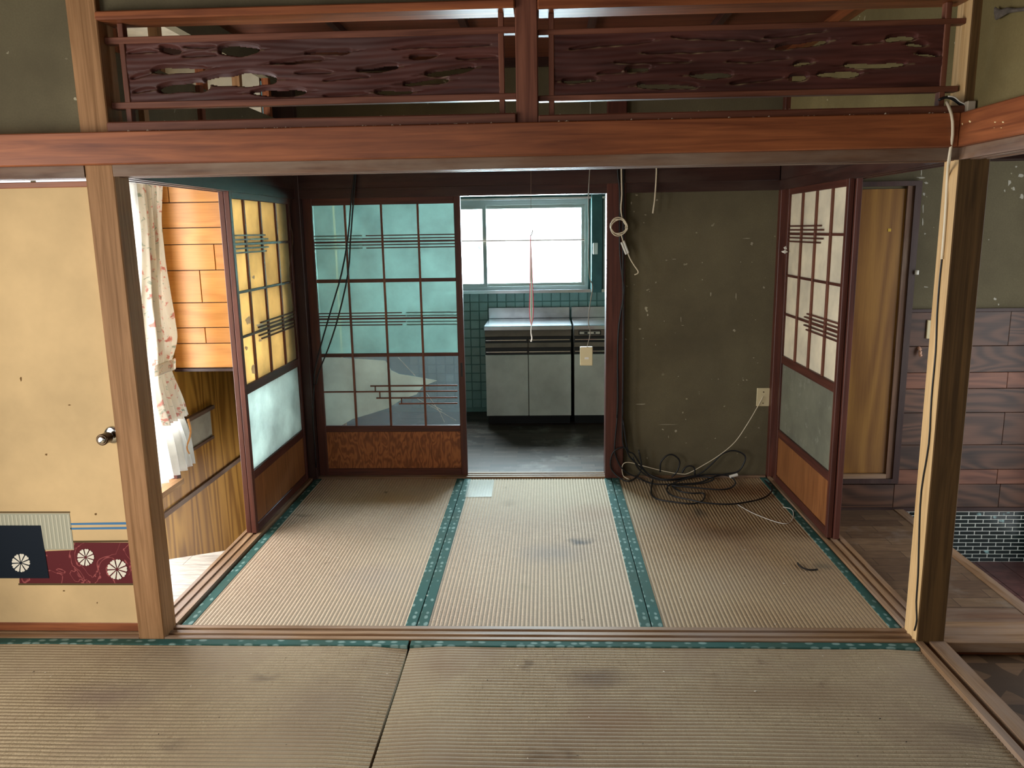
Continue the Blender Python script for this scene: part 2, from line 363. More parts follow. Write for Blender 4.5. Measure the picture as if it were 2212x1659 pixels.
# ------------------------------------------------------------------ mesh helpers
class MB:
    def __init__(s): s.v = []; s.f = []
    def add(s, vs, fs):
        k = len(s.v); s.v += [tuple(p) for p in vs]; s.f += [tuple(i+k for i in f) for f in fs]; return s
    def box(s, x0, x1, y0, y1, z0, z1):
        return s.add([(x0, y0, z0), (x1, y0, z0), (x1, y1, z0), (x0, y1, z0), (x0, y0, z1), (x1, y0, z1), (x1, y1, z1), (x0, y1, z1)],
                     [(0, 3, 2, 1), (4, 5, 6, 7), (0, 1, 5, 4), (1, 2, 6, 5), (2, 3, 7, 6), (3, 0, 4, 7)])
    def prism(s, prof, axis, a, b):
        """prof: (p,q) polygon in the two other axes (in x,y,z order), run along axis from a to b"""
        def pt(p, q, t):
            return {0: (t, p, q), 1: (p, t, q), 2: (p, q, t)}[axis]
        n = len(prof)
        vs = [pt(p, q, a) for p, q in prof]+[pt(p, q, b) for p, q in prof]
        fs = [(i, (i+1) % n, n+(i+1) % n, n+i) for i in range(n)]+[tuple(range(n))[::-1], tuple(range(n, 2*n))]
        return s.add(vs, fs)
    def tube(s, pts, r, n=6, smooth=4):
        P = [Vector(p) for p in pts]
        if smooth > 1 and len(P) > 2:
            Q = []
            for i in range(len(P)-1):
                p0, p1, p2, p3 = P[max(i-1, 0)], P[i], P[i+1], P[min(i+2, len(P)-1)]
                for k in range(smooth):
                    t = k/smooth
                    Q.append(.5*((2*p1)+(p2-p0)*t+(2*p0-5*p1+4*p2-p3)*t*t+(3*p1-p0-3*p2+p3)*t**3))
            P = Q+[P[-1]]
        R = r if isinstance(r, (list, tuple)) else None
        rings = []; up = Vector((0.13, .31, .94))
        for i, p in enumerate(P):
            d = (P[min(i+1, len(P)-1)]-P[max(i-1, 0)])
            if d.length < 1e-9: d = Vector((0, 0, 1))
            d.normalize()
            a = d.cross(up)
            if a.length < .05: a = d.cross(Vector((1, 0, 0)))
            a.normalize(); b = d.cross(a); up = a.cross(d) if False else up
            rr = R[0]+(R[1]-R[0])*i/max(1, len(P)-1) if R else r
            rings.append([p+rr*(math.cos(2*math.pi*k/n)*a+math.sin(2*math.pi*k/n)*b) for k in range(n)])
        vs = [q for rg in rings for q in rg]; fs = []
        for i in range(len(rings)-1):
            for k in range(n):
                fs.append((i*n+k, i*n+(k+1) % n, (i+1)*n+(k+1) % n, (i+1)*n+k))
        fs += [tuple(range(n))[::-1], tuple(range(len(vs)-n, len(vs)))]
        return s.add(vs, fs)
    def lathe(s, prof, c, axis=1, n=24):
        """prof (r, t) turned about axis through c"""
        vs = []; fs = []
        for r, t in prof:
            for k in range(n):
                a = 2*math.pi*k/n; u, v = r*math.cos(a), r*math.sin(a)
                vs.append({0: (c[0]+t, c[1]+u, c[2]+v), 1: (c[0]+u, c[1]+t, c[2]+v), 2: (c[0]+u, c[1]+v, c[2]+t)}[axis])
        for i in range(len(prof)-1):
            for k in range(n): fs.append((i*n+k, i*n+(k+1) % n, (i+1)*n+(k+1) % n, (i+1)*n+k))
        fs += [tuple(range(n))[::-1], tuple(range(len(vs)-n, len(vs)))]
        return s.add(vs, fs)
    def poly(s, pts, off):
        """flat polygon given thickness along vector off"""
        n = len(pts); P = [Vector(p) for p in pts]; o = Vector(off)
        return s.add(P+[p+o for p in P], [tuple(range(n)), tuple(range(n, 2*n))[::-1]]+[(i, n+i, n+(i+1) % n, (i+1) % n) for i in range(n)])
    def mesh(s, name, origin=(0, 0, 0)):
        me = bpy.data.meshes.new(name); o = origin
        me.from_pydata([(x-o[0], y-o[1], z-o[2]) for x, y, z in s.v], [], s.f)
        import bmesh
        bm = bmesh.new(); bm.from_mesh(me); bmesh.ops.recalc_face_normals(bm, faces=bm.faces); bm.to_mesh(me); bm.free()
        return me
    def base(s):
        a = np.array(s.v); lo, hi = a.min(0), a.max(0); return ((lo[0]+hi[0])/2, (lo[1]+hi[1])/2, lo[2])

def smooth(o):
    for p in o.data.polygons: p.use_smooth = True
def mk(name, me, mat, loc=(0, 0, 0), parent=None, bevel=0.0, sm=False):
    o = bpy.data.objects.new(name, me); COL.objects.link(o); o.location = loc
    if mat is not None and not me.materials: me.materials.append(mat)
    if parent is not None: o.parent = parent
    if bevel:
        b = o.modifiers.new('bevel', 'BEVEL'); b.width = bevel; b.segments = 1; b.limit_method = 'ANGLE'
    if sm: smooth(o)
    return o
def tag(o, label=None, cat=None, group=None, kind=None):
    for k, v in (('label', label), ('category', cat), ('group', group), ('kind', kind)):
        if v: o[k] = v
    return o
def solo(name, mb, mat, label=None, cat=None, kind=None, group=None, bevel=0.0, sm=False):
    b = mb.base(); return tag(mk(name, mb.mesh(name, b), mat, b, None, bevel, sm), label, cat, group, kind)
def struct(name, mb, mat, label=None, bevel=0.0): return solo(name, mb, mat, label, None, 'structure', None, bevel)
def thing(name, label, cat, loc=(0, 0, 0), rotz=0.0, group=None):
    o = bpy.data.objects.new(name, None); COL.objects.link(o); o.location = loc; o.rotation_euler = (0, 0, rotz); o.empty_display_size = .05
    return tag(o, label, cat, group)
def part(name, mb, mat, root, bevel=0.0, sm=False, world=True, label=None, parent=None):
    """mb in world coordinates (world=True) or in the root's own"""
    off = tuple(root.location) if world else (0, 0, 0)
    b = tuple(np.array(mb.base())-off) if True else off
    o = mk(name, mb.mesh(name, mb.base()), mat, b, root if parent is None else parent, bevel, sm)
    if parent is not None: o.location = tuple(np.array(b)-np.array(parent.location))
    return tag(o, label)
def child(name, mb, mat, par, bevel=0.0, sm=False):
    """a piece of a structure mesh; world coordinates"""
    b = mb.base(); o = mk(name, mb.mesh(name, b), mat, tuple(np.array(b)-np.array(par.location)), par, bevel, sm); return o
def copy_tree(o, parent=None):
    c = o.copy(); COL.objects.link(c)
    if parent is not None: c.parent = parent
    for ch in list(o.children): copy_tree(ch, c)
    return c

H = .0468                      # half a post
XI, XO = 1.365-H, 1.365+H      # inner and outer faces of the corner posts
ZK = 1.605                     # underside of the door heads
YB = 1.812                     # face of the back wall line
ZC = 2.305                     # back room ceiling

# ================================================================== structure: floors and walls
struct('floor', MB().box(-2.35, 1.40, -4.2, .03, -.12, -.055).box(-1.408, 1.40, .03, 1.95, -.12, -.055), M['sill_x'])
struct('floor_kitchen', MB().box(-1.6, 1.5, 1.90, 3.56, -.06, 0.0), M['kfloor'])
# side veranda floor ends in a slightly skewed edge above a lower landing
mb = MB().prism([(-1.98, .03), (-1.41, .03), (-1.41, .752), (-1.98, .49)], 2, -.05, 0.0)
struct('floor_side', mb, M['lfloor'])
struct('floor_landing', MB().box(-1.98, -1.41, .3, 3.0, -1.0, -.95), M['brownwall'])
fc = struct('floor_corridor', MB().box(XO, 1.80, .215, 1.277, -.05, 0.0), M['cfloor'])
child('plank', MB().box(1.802, 1.852, -.02, 1.277, -.05, .004), M['sill_y'], fc, .002)
child('plank', MB().box(XO, 1.80, .103, .213, -.05, .001), M['greybeam_x'], fc, .002)
child('plank', MB().box(XO, 2.62, -.047, .10, -.035, .006), M['sill_x'], fc, .003)
struct('floor_entry', MB().box(1.852, 2.65, .10, 1.277, -.36, -.29), M['grout'])
struct('floor_hall', MB().box(XO, 2.65, -4.2, -.02, -.12, -.05), M['pinwheel'])
struct('trim_20', MB().box(XO+.002, 2.62, -.030, -.018, -.05, -.035), M['beam_x'])
struct('trim_21', MB().box(1.84, 1.852, -.02, 1.277, -.29, -.05), M['dkbeam_y'])

# walls around the front room
mb = MB().box(-2.35, -XO, -.025, .025, 1.738, 2.45); struct('wall_front_left', mb, M['olive'])
struct('wall_header', MB().box(-XI, XI, -.02, .02, 2.093, 2.45), M['olive'])
mb = MB().box(1.345, 1.39, -4.2, -H, 1.735, 2.45); struct('wall_front_right', mb, M['olive_light'])
mb = MB().box(-2.40, -2.35, -4.2, -3.5, -.1, 2.45).box(-2.40, -2.35, -.7, .03, -.1, 2.45).box(-2.40, -2.35, -3.5, -.7, 1.78, 2.45).box(-2.40, -2.35, -3.5, -.7, -.1, .12)
struct('wall_left', mb, M['olive'])
mb = MB().box(-2.4, -1.9, -4.25, -4.2, -.1, 2.45).box(-.3, 2.65, -4.25, -4.2, -.1, 2.45).box(-1.9, -.3, -4.25, -4.2, 2.0, 2.45).box(-1.9, -.3, -4.25, -4.2, -.1, .4)
struct('wall_rear', mb, M['olive_light'])
struct('ceiling', MB().box(-2.4, 2.65, -4.25, .05, 2.45, 2.5), M['ceil'])
# back room shell
struct('ceiling_back', MB().box(-1.45, 1.45, .05, 1.95, ZC, ZC+.04), M['ceil'])
for i, x in enumerate((-.85, -.3, .25, .8)):
    struct('trim_%d' % (30+i), MB().box(x, x+.03, .05, 1.82, ZC-.03, ZC), M['dkbeam_y'])
struct('trim_34', MB().box(-1.33, 1.33, 1.785, YB, ZC-.045, ZC), M['dkbeam_x'])
struct('trim_35', MB().box(1.30, 1.345, .05, 1.79, ZC-.045, ZC), M['beam_y'])
wb = struct('wall_back', MB().box(.485, 1.40, 1.832, 1.88, -.02, ZC), M['olive'])
struct('wall_back_upper', MB().box(-1.40, .485, 1.842, 1.88, 1.70, ZC), M['olive'])
struct('wall_back_right', MB().box(1.345, 1.39, H, 1.83, 1.735, ZC), M['olive_light'])
# left side above the sliding doors: open transom between short studs
struct('wall_back_left', MB().box(-1.39, -1.345, .05, 1.83, 2.2, ZC).box(-1.39, -1.345, .05, 1.83, 1.735, 2.01), M['olive'])
for i, y in enumerate((.10, .42, .80, 1.2, 1.6)):
    struct('trim_%d' % (40+i), MB().box(-1.385, -1.35, y, y+.035, 2.01, 2.2), M['post_z' if i % 2 else 'beam_z'])
for i, (px, mt) in enumerate(((317, 'post_z'), (441, 'rail_z'))):
    q = atx(px, 250, -1.325); struct('trim_%d' % (46+i), MB().box(-1.345, -1.325, q[1]-.016, q[1]+.016, 1.75, 2.01), M[mt])
# side veranda
wl = struct('wall_veranda', MB().box(-2.02, -1.98, 1.50, 3.0, -1.0, 1.75).box(-2.02, -1.98, .05, 1.50, -1.0, .10), M['brownwall'])
struct('wall_veranda_upper', MB().box(-2.02, -1.98, .05, 3.0, 1.80, 2.6), M['pale_ceil'])
struct('ceiling_veranda', MB().box(-2.05, -1.39, -.9, 3.0, 2.30, 2.34), M['pale_ceil'])
for i, y in enumerate((.2, .75, 1.3)):
    struct('trim_%d' % (50+i), MB().box(-1.98, -1.40, y, y+.04, 2.26, 2.30), M['dkbeam_x'])
struct('wall_landing_end', MB().box(-2.0, -1.40, 2.9, 2.95, -1.0, 2.3), M['brownwall'])
struct('wall_veranda_near', MB().box(-2.4, -1.42, .03, .06, 1.75, 2.45), M['olive'])

# ================================================================== posts and beams round the opening
def upright(name, x0, x1, y0, y1, z0, z1, mat, label): return struct(name, MB().box(x0, x1, y0, y1, z0, z1), mat, label, .003)
upright('trim_1', -XO, -XI, -H, H, -.02, 2.45, M['post_z'], 'weathered pine post left of the wide opening')
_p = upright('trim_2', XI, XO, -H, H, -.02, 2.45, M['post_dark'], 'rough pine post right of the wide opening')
_p.data.materials.append(M['post_lit_face'])
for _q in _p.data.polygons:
    if _q.normal.x < -.9: _q.material_index = 1  # veranda-side face takes the lighter colour that paints in side light
upright('trim_3', -.031, .037, -.045, .045, 1.738, 2.45, M['rail_z'], 'short post between the two carved transoms')
# nageshi
struct('trim_4', MB().box(-2.35, 1.292, -.085, -H, 1.640, 1.738), M['beam_x'], 'long varnished lintel board across the opening', .003)
struct('trim_5', MB().box(1.292, XI, -4.2, -H, 1.640, 1.738), M['beam_y'], 'varnished lintel board along the right wall', .003)
# door heads with two grooves underneath
def head(name, axis, a, b, c, mat, inv=1):
    prof = [(c-.05, ZK), (c-.036, ZK), (c-.036, ZK+.012), (c-.014, ZK+.012), (c-.014, ZK), (c+.012, ZK), (c+.012, ZK+.012), (c+.034, ZK+.012), (c+.034, ZK), (c+.05, ZK), (c+.05, ZK+.05), (c-.05, ZK+.05)]
    return struct(name, MB().prism(prof, axis, a, b), mat)
head('trim_6', 0, -XI, XI, 0, M['greybeam_x'])
head('trim_7', 0, -2.35, -XO, 0, M['greybeam_x'])
head('trim_8', 1, H, 1.80, -1.362, M['dkbeam_y']); head('trim_9', 1, H, 1.80, 1.362, M['dkbeam_y'])
head('trim_10', 0, -1.33, 1.33, 1.85, M['dkbeam_x']); head('trim_11', 1, -4.2, -H, 1.365, M['greybeam_y'])
head('trim_12', 0, XO, 2.65, 0, M['dkbeam_x'])
struct('wall_front_far_right', MB().box(XO, 2.65, -.02, .02, ZK+.05, 2.45), M['olive'])
# lintel boards inside the back room
struct('trim_13', MB().box(-1.31, 1.31, 1.790, 1.83, 1.655, 1.75), M['dkbeam_x'], 'dark lintel board above the kitchen doorway', .003)
struct('trim_14', MB().box(-1.345, -1.312, .05, 1.79, 1.655, 1.75), M['dkbeam_y'], None, .003)
struct('trim_15', MB().box(1.312, 1.345, .05, 1.79, 1.655, 1.75), M['dkbeam_y'], None, .003)
# transom sill and top beam
struct('trim_16', MB().box(-XI, -.031, -.060, .05, 1.738, 1.770), M['rail_x'], None, .004)
struct('trim_17', MB().box(.037, XI, -.060, .05, 1.738, 1.762), M['rail_x'], None, .004)
struct('trim_18', MB().box(-XI, -.031, -.060, .05, 2.070, 2.095), M['beam_x'], None, .004)
struct('trim_19', MB().box(.037, XI, -.060, .05, 2.064, 2.093), M['beam_x'], None, .004)
# thresholds
def sill(name, axis, a, b, c, mat, top=.004, hw=.0465, label=None, grooves=((-.03, -.012), (.008, .026)), dp=.006, bot=-.055):
    prof = [(c-hw, bot), (c-hw, top)]
    for g0, g1 in grooves: prof += [(c+g0, top), (c+g0, top-dp), (c+g1, top-dp), (c+g1, top)]
    prof += [(c+hw, top), (c+hw, bot)]
    return struct(name, MB().prism(prof, axis, a, b), mat, label)
sill('trim_22', 0, -XI, XI, 0, M['sill_x'], .006, label='worn grooved threshold between the two tatami rooms')
sill('trim_23', 0, -2.35, -XO, 0, M['sill_x'], .006)
sill('trim_24', 1, H+.001, 1.79, -1.362, M['sill_y'], .012, .045)
sill('trim_25', 1, H+.001, 1.79, 1.362, M['sill_y'], .012, .045)
sill('trim_26', 1, -4.2, -H-.001, 1.365, M['sill_y'], .008, .05, 'grooved threshold along the right edge of the front mats', ((-.026, -.004),), .014)
sill('trim_27', 0, -1.31, 1.31, 1.85, M['sill_x'], .010, .048)
# kitchen doorway post, dark corner posts of the back room
upright('trim_28', .392, .495, 1.796, 1.905, 0.0, 2.3, M['frame_z'], 'reddish post right of the kitchen doorway')
upright('trim_29', -1.41, -1.287, 1.786, 1.905, -.02, 2.3, M['dkbeam_z'], None)
upright('trim_60', 1.318, 1.41, 1.786, 1.905, -.02, 2.3, M['frame_z'], None)

# ================================================================== tatami
def mat_mesh(x0, x1, y0, y1, axis, pitch, lift=.003, th=.05, wob=0.0, seed=0):
    """ridged rush surface with its sides"""
    rng = random.Random(seed)
    a0, a1 = (x0, x1) if axis == 1 else (y0, y1)          # across the ridges
    b0, b1 = (y0, y1) if axis == 1 else (x0, x1)
    n = int((a1-a0)/pitch); seg = 5; nb = 14
    A = []
    for i in range(n*seg+1):
        t = i/seg; A.append((a0+(a1-a0)*t/n, abs(math.sin(math.pi*t))))
    mb = MB(); vs = []
    ph = [rng.uniform(0, 6.3) for _ in range(6)]
    for j in range(nb+1):
        b = b0+(b1-b0)*j/nb
        edge = min(1.0, min(b-b0, b1-b)/.02) if wob else 1.0
        for a, h in A:
            z = lift*h-.003
            if wob: z += wob*(math.sin(a*9+ph[0]+b*3)+math.sin(b*7+ph[1])+math.sin(a*17-b*11+ph[2]))*.5-.008*(1-edge)**2
            vs.append((a, b, z) if axis == 1 else (b, a, z))
    m = len(A); fs = []
    for j in range(nb):
        for i in range(m-1):
            q = (j*m+i, j*m+i+1, (j+1)*m+i+1, (j+1)*m+i); fs.append(q if axis == 1 else q[::-1])
    mb.add(vs, fs)
    k = len(mb.v)
    mb.box(x0, x1, y0, y1, -th, -.012)
    return mb
def tatami_mat(label, x0, x1, y0, y1, axis, pitch, mat, bw=.038, wob=0.0, seed=0, bands=(0, 1), spots=()):
    root = thing('tatami_mat', label, 'tatami mat', ((x0+x1)/2, (y0+y1)/2, -.05), 0, 'tatami mats')
    wd = (x1-x0) if axis == 1 else (y1-y0); n = int(wd/pitch)
    c = part('rush_cover', mat_mesh(x0, x1, y0, y1, axis, pitch, wob=wob, seed=seed), tatami('rush_%d' % seed, axis, pitch=wd/n, off=-wd/2, spots=[(atz(px, py, 0)[0]-(x0+x1)/2, atz(px, py, 0)[1]-(y0+y1)/2, rx, ry, co, st) for px, py, rx, ry, co, st in spots], **TAT[mat]), root); smooth(c)
    for s in bands:
        if axis == 1:
            a, b = (x0, x0+bw) if s == 0 else (x1-bw, x1); mb = MB().box(a, b, y0, y1, -.045, .0015)
        else:
            a, b = (y0, y0+bw) if s == 0 else (y1-bw, y1); mb = MB().box(x0, x1, a, b, -.045, .0015+wob)
        part('edge_band', mb, M['band_y' if axis == 1 else 'band_x'], root, .0015)
    return root
ya, yb_ = H+.002, 1.80
tatami_mat('straw tatami mat on the left of the back room, beside the lit side opening', -1.304, -.429, ya, yb_, 1, .0155, 'back', .040, seed=1, spots=[(655, 1113, .08, .02, '5a4a3a', .6), (832, 1063, .02, .025, '2c261e', .8), (860, 1078, .30, .16, '96794f', .5), (820, 1250, .22, .2, '8f8078', .5)])
tatami_mat('middle tatami mat of the back room leading to the kitchen doorway', -.425, .427, ya, yb_, 1, .0155, 'back', .040, seed=2, spots=[(1255, 1170, .07, .05, '3c3c42', .8), (1190, 1195, .2, .14, '7a7270', .55), (1100, 1086, .06, .06, '6a5444', .6), (1280, 1105, .16, .16, '8a6450', .45), (1135, 1268, .05, .035, '7c7058', .5)])
tatami_mat('brown-stained right tatami mat of the back room, under the cable tangle', .431, 1.314, ya, yb_, 1, .0155, 'brown', .040, seed=3, spots=[(1510, 1106, .05, .09, '2e231c', .75), (1560, 1150, .28, .14, '5f4028', .6), (1600, 1060, .4, .16, '6a4226', .65), (1780, 1222, .05, .05, '2c241c', .7), (1480, 1130, .18, .1, '7a5238', .5)])
tatami_mat('tatami mat on the left of the front room, before the papered door', -2.2, -.436, -.93, -H-.003, 0, .0165, 'front', .036, .0015, 4, spots=[(240, 1500, .22, .10, '6a5650', .6), (570, 1463, .07, .03, '4c3a30', .7), (690, 1520, .2, .18, '7a685a', .5), (370, 1610, .06, .04, '55433a', .6), (650, 1590, .25, .1, '75604e', .5)])
tatami_mat('wide worn tatami mat in the right foreground, by the side threshold', -.428, 1.313, -.93, -H-.003, 0, .0165, 'front', .036, .0015, 5, spots=[(960, 1440, .1, .08, '6c4e3c', .6), (1290, 1465, .14, .08, '5c4a40', .65), (1330, 1555, .2, .08, '7a5a44', .55), (1165, 1630, .06, .03, '4e3626', .6), (1232, 1628, .04, .02, '4e3626', .6), (1140, 1432, .03, .02, '54402f', .6), (1700, 1500, .4, .1, '7c6650', .5), (2080, 1580, .15, .06, '5e4a3c', .5)])
struct('floor_near_mats', MB().box(-2.2, 1.313, -4.2, -.935, -.055, -.001), plain('straw', '9c8c70', .85, .15, mottle=.2))

# ================================================================== sliding doors with lattice
def shoji(label, W, cols, paper, low, wood_panel, up0, up1, lo0, lo1, loc, rotz, group):
    """local x along the door, y = 0 is the face seen from the room, z up"""
    T = .024; Fm = M['frame_z']; Fx = M['frame_x']
    root = thing('shoji_door', label, 'sliding door', loc, rotz, group)
    P = lambda n, mb, mt, bv=0.0, parent=None: part(n, mb, mt, root, bv, world=False, parent=parent)
    sw = .030
    P('stile', MB().box(0, sw, 0, T, .012, 1.613), Fm, .002); P('stile', MB().box(W-sw, W, 0, T, .012, 1.613), Fm, .002)
    for z0, z1 in ((1.576, 1.613), (.684, .728), (.272, .316), (.012, .052)):
        P('rail', MB().box(sw, W-sw, .001, T-.001, z0, z1), Fx, .002)
    rows = [.728, .953, 1.158, 1.375, 1.576]
    xs = [sw]+cols+[W-sw]
    for c in cols: P('muntin', MB().box(c-.008, c+.008, .003, .013, .728, 1.576), M['rail_z'], .001)
    for z in rows[1:-1]: P('muntin', MB().box(sw, W-sw, .004, .012, z-.006, z+.006), Fx, .001)
    for dz in (.039, .020, -.020, -.039):
        P('accent_bar', MB().box(up0, up1 if abs(dz) < .03 else up1-.035, .002, .010, 1.375+dz-.0035, 1.375+dz+.0035), Fx)
        P('accent_bar', MB().box(lo0 if abs(dz) < .03 else lo0+.035, lo1, .002, .010, .953+dz-.0035, .953+dz+.0035), Fx)
    for i in range(4):
        for j in range(4):
            P('paper_pane', MB().box(xs[i], xs[i+1], .0135, .0150, rows[j], rows[j+1]), paper)
    P('glass_pane', MB().box(sw, W-sw, .011, .014, .316, .684), low)
    P('base_panel', MB().box(sw, W-sw, .008, .014, .052, .272), wood_panel)
    return root
WL = .845; cl = [.18, .395, .62]
d = shoji('shoji door with warm torn paper panes at the left opening', WL, cl, M['paper_l'], M['frost_l'], M['redpanel'], .03, .47, .25, .815, (-1.335, .925, 0), math.pi/2, 'left sliding doors')
d2 = copy_tree(d); d2.location = (-1.362, .930, 0)
d2['label'] = 'shoji door hidden behind the torn left one, only its edge showing'
WR = .85; crr = [.235, .44, .645]
d = shoji('shoji door with clean pale paper panes on the right side', WR, crr, M['paper_r'], M['frost_g'], M['redpanel'], .03, .55, .36, .82, (1.330, 1.715, 0), -math.pi/2, 'right sliding doors')
d2 = copy_tree(d); d2.location = (1.357, 1.70, 0)
d2['label'] = 'shoji door behind the pale right one, only its dark edge showing'

def kitchen_door():
    x0, x1, T = -1.285, -.408, .028; yf = 1.828
    root = thing('kitchen_door', 'sliding kitchen door with greenish frosted panes and a broken lower pane', 'sliding door', ((x0+x1)/2, yf+T/2, .012))
    P = lambda n, mb, mt, bv=0.0, **k: part(n, mb, mt, root, bv, **k)
    gl, gr = -1.232, -.444
    P('stile', MB().box(x0, gl, yf, yf+T, .012, 1.612), M['frame_z'], .002); s = P('stile', MB().box(gr, x1, yf, yf+T, .012, 1.612), M['frame_z'], .002)
    part('finger_pull', MB().box(gr+.012, gr+.024, yf-.001, yf+.002, .60, .68), M['black'], root, parent=s)
    for z0, z1 in ((1.568, 1.612), (.276, .312), (.012, .054)): P('rail', MB().box(gl, gr, yf+.001, yf+T-.001, z0, z1), M['frame_x'], .002)
    for z0, z1 in ((1.142, 1.162), (.719, .739)): P('rail', MB().box(gl, gr, yf+.002, yf+.02, z0, z1), M['frame_x'], .001)
    cs = [-1.050, -.847, -.644]
    for c in cs: P('muntin', MB().box(c-.006, c+.006, yf+.001, yf+.012, .312, 1.568), M['rail_z'], .001)
    for z in (1.367, .938): P('muntin', MB().box(gl, gr, yf+.003, yf+.011, z-.005, z+.005), M['frame_x'])
    for dz in (.034, .017, -.017, -.034):
        P('accent_bar', MB().box(-.94-(0.02 if abs(dz) < .02 else 0), gr, yf+.003, yf+.009, 1.367+dz-.003, 1.367+dz+.003), M['frame_x'])
        P('accent_bar', MB().box(gl, -.756+(0.02 if abs(dz) < .02 else 0), yf+.003, yf+.009, .936+dz-.003, .936+dz+.003), M['frame_x'])
        # matching bars on the far side of the glass
        P('accent_bar', MB().box(gl, -.96, yf+.020, yf+.026, 1.367+dz-.003, 1.367+dz+.003), M['dkbeam_x'])
        P('accent_bar', MB().box(-.73, gr, yf+.020, yf+.026, .936+dz-.003, .936+dz+.003), M['dkbeam_x'])
    xs = [gl]+cs+[gr]
    for i in range(4):
        for z0, z1 in ((1.162, 1.568), (.739, 1.142)): P('glass_pane', MB().box(xs[i], xs[i+1], yf+.013, yf+.0155, z0, z1), M['frost'])
    # broken bottom field: clear outer glass and the torn frosted sheet left of it
    P('glass_pane', MB().box(gl, gr, yf+.017, yf+.0195, .312, .719), M['clear'])
    shard = [(690, 772), (740, 773), (833, 779), (845, 800), (862, 808), (895, 813), (944, 822), (912, 836), (900, 852), (870, 862), (838, 882), (800, 894), (762, 905), (738, 919), (690, 919)]
    pts = [aty(x, y, yf+.0125) for x, y in shard]
    pts = [(min(max(p[0], gl), gr), p[1], min(max(p[2], .312), .719)) for p in pts]
    P('broken_sheet', MB().poly(pts, (0, .002, 0)), M['frost_d'], label='torn frosted sheet with a pointed right edge')
    for pl in ([(860, 772), (897, 812)], [(900, 860), (985, 908)], [(922, 850), (950, 890), (960, 912)], [(930, 872), (955, 886)]):
        P('crack', MB().tube([aty(x, y, yf+.0165) for x, y in pl], .0011, 4, 1), M['chip'])
    for (a, ya_, b, yb2) in ((800, 834, 988, 835), (690, 847, 988, 846), (813, 860, 988, 860), (862, 872, 988, 872)):
        p, q = aty(a, ya_, yf+.006), aty(b, yb2, yf+.006)
        P('accent_bar', MB().box(max(p[0], gl), min(q[0], gr), yf+.003, yf+.010, p[2]-.004, p[2]+.004), M['rail_x'])
    for x, z0, z1 in ((-.93, .513, .549), (-.905, .478, .513), (-.78, .444, .478)): P('accent_bar', MB().box(x-.003, x+.003, yf+.003, yf+.010, z0, z1), M['rail_z'])
    P('base_panel', MB().box(gl, gr, yf+.010, yf+.016, .054, .276), M['kira'])
kitchen_door()

# ================================================================== papered door with knob, far left
def papered_door():
    yf = -.004
    root = thing('papered_door', 'cream papered door with maroon and navy flower print and round knob', 'door', (-1.86, yf+.012, .008))
    P = lambda n, mb, mt, bv=0.0, **k: part(n, mb, mt, root, bv, **k)
    xl, xr = -2.32, -1.4135
    pn = P('panel', MB().box(xl, xr, yf, yf+.022, .040, 1.577), M['cream'])
    P('rail', MB().box(xl, xr, yf-.003, yf+.024, 1.577, 1.596), M['beam_x'], .002); P('rail', MB().box(xl, xr, yf-.003, yf+.024, .008, .040), M['beam_x'], .002)
    def flat(n, pts, mt, dz): return P(n, MB().poly([aty(x, y, yf-.0002-dz) for x, y in pts], (0, -.0004, 0)), mt)
    L = -120
    flat('printed_panel', [(L, 1172), (278, 1172), (288, 1262), (L, 1262)], M['ink_maroon'], 0) if False else None
    flat('printed_panel', [(42, 1250), (66, 1192), (160, 1188), (160, 1172), (278, 1172), (288, 1260), (42, 1260)], M['ink_maroon'], 0.0)
    flat('printed_line', [(40, 1260), (288, 1260), (288, 1264), (40, 1264)], M['ink_line'], .0006)
    flat('printed_line', [(158, 1168), (278, 1167), (278, 1171), (158, 1172)], M['ink_line'], .0006)
    flat('printed_panel', [(L, 1109), (150, 1109), (160, 1187), (L, 1190)], M['ink_grey'], .0006)
    flat('printed_line', [(L, 1105), (151, 1105), (151, 1108), (L, 1108)], M['ink_line'], .0006)
    for k in range(26):
        x = 148-8.6*k
        if x < -60: break
        flat('printed_stripe', [(x-3.2, 1112), (x, 1112), (x+9, 1185), (x+5.8, 1185)], M['ink_grey2'], .0012)
    flat('printed_panel', [(L, 1135), (88, 1135), (106, 1249), (L, 1249)], M['ink_navy'], .0018)
    for y in (1130, 1140): flat('printed_stripe', [(152, y), (274, y-2), (274, y+3), (153, y+4)], M['ink_blue'], .0006)
    for cx, cy, R in ((45, 1216, 20), (185, 1204, 18.5), (253, 1230, 22)):
        mb = MB(); k = 9
        for i in range(k):
            a0 = 2*math.pi*(i+.10)/k+.3; a1 = 2*math.pi*(i+.90)/k+.3; pts = []
            for rr, aa in ((.14, (a0+a1)/2), (.6, a0+.03), (.95, a0), (1.0, (a0*2+a1)/3), (.92, (a0+a1)/2), (1.02, (a0+a1*2)/3), (.94, a1), (.6, a1-.03)):
                pts.append(aty(cx+R*rr*math.cos(aa), cy+R*rr*math.sin(aa), yf-.0026))
            mb.poly(pts, (0, -.0003, 0))
        P('printed_flower', mb, M['ink_white'])
    # knob
    c = aty(244, 939, yf); z = c[2]; x = c[0]
    kn = P('knob', MB().lathe([(.010, 0), (.011, -.014), (.016, -.022), (.019, -.030), (.0185, -.058), (.0195, -.060), (.0195, -.066), (.016, -.068), (.013, -.066)], (x, yf-.004, z), 1, 28), M['brass'], sm=True)
    part('rose', MB().lathe([(.031, 0), (.031, -.003), (.026, -.008), (.012, -.009)], (x, yf, z), 1, 28), M['chrome'], root, parent=kn, sm=True)
    part('button', MB().lathe([(.0125, -.066), (.0125, -.0705), (.009, -.072)], (x, yf-.004, z), 1, 24), M['chrome'], root, parent=kn, sm=True)
papered_door()

